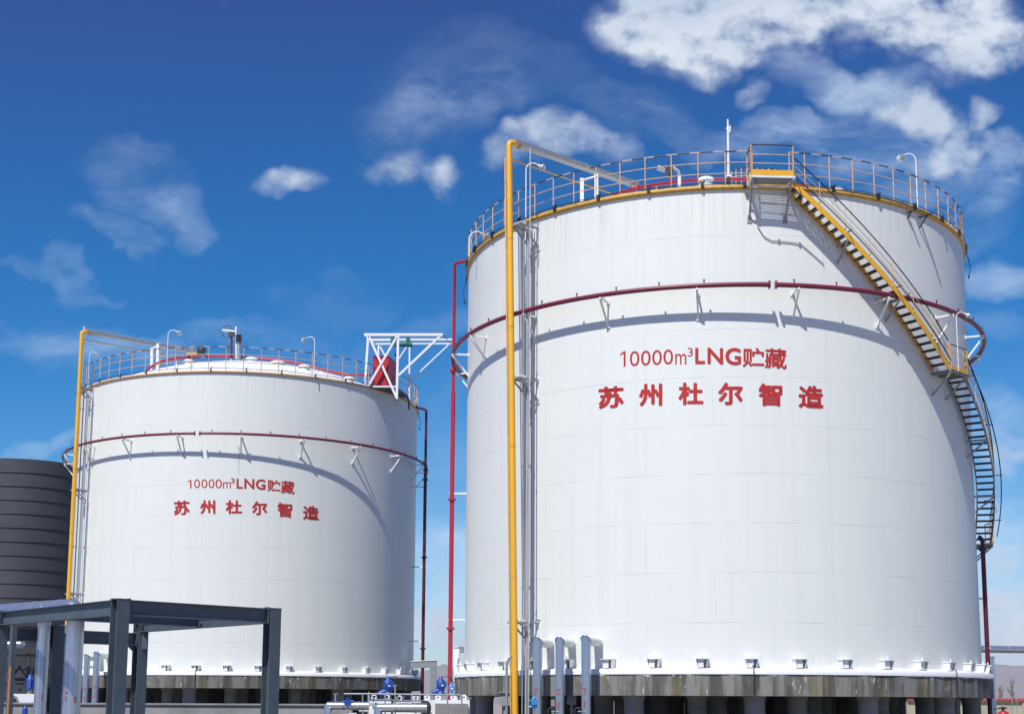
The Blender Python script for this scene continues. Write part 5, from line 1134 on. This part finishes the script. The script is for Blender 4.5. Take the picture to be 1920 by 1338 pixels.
    # pale boxes glimpsed under the large platform
    for k, (x0, y0, x1, y1, Y) in enumerate(((937, 1298, 956, 1322, 66), (1033, 1304, 1040, 1323, 67), (1063, 1300, 1080, 1320, 67))):
        a, c = at(x0, y0, Y), at(x1, y1, Y); b = MB(); b.box(((a.x + c.x) / 2, Y, (a.z + c.z) / 2), c.x - a.x, .4, a.z - c.z); b.box(((a.x + c.x) / 2, Y, (c.z + GZ) / 2), .12, .12, c.z - GZ); b.box(((a.x + c.x) / 2, Y, a.z + .02), c.x - a.x + .1, .6, .05)
        tag(b.build('equipment_box', M_['concrete2']), ('pale grey box left of the large yellow pipe under the platform', 'narrow pale box behind the left silver risers', 'pale box behind the middle silver riser')[k], 'box')
skid()

# ------------------------------------------------------------------ right edge: far pipe, wall, trees, hydrant
def right_side():
    Y = 98; a, c = at(1835, 1216, Y), at(2050, 1216, Y + 2); c.z = a.z; t = empty('long_silver_pipe', a, 'long horizontal silver pipe at the right edge', 'pipe')
    b = MB(); b.tube([a, c], .25, 24); b.build('pipe', M_['silver'], t)
    for k in (.25, .6, .9): f = MB(); m = a + (c - a) * k; f.tube([m, m + Vector((.05, 0, 0))], .26, 24); f.build('band', M_['grey'], t)
    p = at(1856, 1231, Y - 2); t = empty('square_duct', (p.x, p.y, GZ), 'blue-grey upright duct behind the right end of the platform', 'duct'); b = MB(); b.box((p.x, p.y, (p.z + GZ) / 2), .42, .5, p.z - GZ); b.build('leg', M_['jacket'], t); b = MB(); b.box((p.x, p.y, p.z), .5, .58, .08); b.build('cap', M_['silver'], t)
    # wall with tile coping
    Y = 150; z1 = at(1890, 1314, Y).z; z0 = GZ; xa, xb = at(1700, 1320, Y).x, at(2400, 1320, Y).x; L = xb - xa
    t = empty('boundary_wall', (xa, Y, GZ), 'plastered boundary wall with red tiled coping at the right edge', 'wall')
    b = MB(); b.box(((xa + xb) / 2, Y, (z0 + z1) / 2), L, .3, z1 - z0); b.build('wall_body', M_['plaster'], t)
    b = MB(); n = int(L / .42)
    for i in range(n):
        x = xa + .42 * (i + .5); b.tube([(x, Y - .38, z1 + .03), (x + .1, Y, z1 + .3)], .13, 8); b.tube([(x, Y + .38, z1 + .03), (x + .1, Y, z1 + .3)], .13, 8)
    b.build('tile_coping', M_['tile'], t)
    b = MB(); b.box(((xa + xb) / 2, Y, z1 + .03), L, .8, .1); b.build('eaves', M_['tile'], t)
    for i in range(8): b = MB(); x = xa + L * (i + .5) / 8; b.box((x, Y - .2, (z0 + z1) / 2), .45, .2, z1 - z0 - .05); b.build('pier', M_['plaster'], t)
    # long plain wall on the far left behind the skid
    # trees
    rnd = random.Random(3)
    def tree(p, h, lab):
        t = empty('bare_tree', p, lab, 'tree', 'bare trees beyond the wall'); tr = MB(); cr = MB()
        def grow(a, d, l, r, lev):
            b_ = a + d * l; (tr if lev < 2 else cr).tube([a, a + d * l * .5 + Vector((rnd.uniform(-.04, .04), 0, 0)) * l, b_], [r, r * .85, r * .65], 5)
            if lev >= 5: return
            for k in range(3 if lev < 4 else 4):
                nd = (d + Vector((rnd.uniform(-.42, .42), rnd.uniform(-.42, .42), rnd.uniform(.1, .45)))).normalized(); grow(a + d * l * rnd.uniform(.55, 1), nd, l * rnd.uniform(.58, .78), r * .58, lev + 1)
        grow(Vector(p), Vector((0, 0, 1)), h * .3, h * .016, 0)
        tr.build('trunk', M_['bark'], t); cr.build('crown', M_['leaf'], t)
    q = at(1875, 1318, 158); q.z = GZ; tree(q, at(1875, 1263, 158).z - GZ, 'smaller bare tree beyond the wall, next to the platform')
    q = at(1902, 1318, 160); q.z = GZ; tree(q, at(1902, 1252, 160).z - GZ, 'taller bare tree beyond the wall, right one')
    q = at(1850, 1318, 170); q.z = GZ; tree(q, at(1850, 1275, 170).z - GZ, 'low bare tree mostly hidden by the platform end')
    for k, x in enumerate((1898, 1907)): b = MB(); b.tube([at(x, 1340, 120), at(x, 1306, 120)], .03, 6); tag(b.build('marker_post', M_['grey']), ('thin grey post in front of the boundary wall, left of two', 'thin grey post in front of the boundary wall, right of two')[k], 'post')
    # red valve
    Y = 46; p = at(1881, 1338, Y); t = empty('hydrant', p - Vector((0, 0, .3)), 'red valve body with black hand wheel at the bottom right corner', 'hydrant')
    b = MB(); b.lathe(p, [(.14, -.6), (.14, -.1), (.2, -.02), (.16, .06), (.06, .12)], 16); b.tube([p + Vector((-.25, 0, -.12)), p + Vector((.25, 0, -.12))], .13, 12); b.build('body', M_['red'], t)
    b = MB(); b.tube([p + Vector((0, 0, .1)), p + Vector((0, 0, .25))], .05, 8); b.tube([p + Vector((.11 * math.cos(j * math.pi / 6), .11 * math.sin(j * math.pi / 6), .2)) for j in range(12)], .025, 6, closed=True); b.bar(p + Vector((-.3, 0, .16)), p + Vector((0, 0, .2)), .03, .03); b.build('hand_wheel', M_['black'], t)
right_side()

# ------------------------------------------------------------------ thin haze over the plain
def haze():
    b = MB(); b.box((0, 3300, 65), 9000, 7200, 180)
    m = bpy.data.materials.new('haze_air'); m.use_nodes = True; nt = m.node_tree; nt.nodes.clear()
    o = nt.nodes.new('ShaderNodeOutputMaterial'); v = nt.nodes.new('ShaderNodeVolumePrincipled'); v.inputs['Color'].default_value = (.86, .92, 1, 1); v.inputs['Density'].default_value = .00006; v.inputs['Anisotropy'].default_value = .2
    nt.links.new(v.outputs[0], o.inputs['Volume']); tag(b.build('haze', m), kind='stuff')
haze()
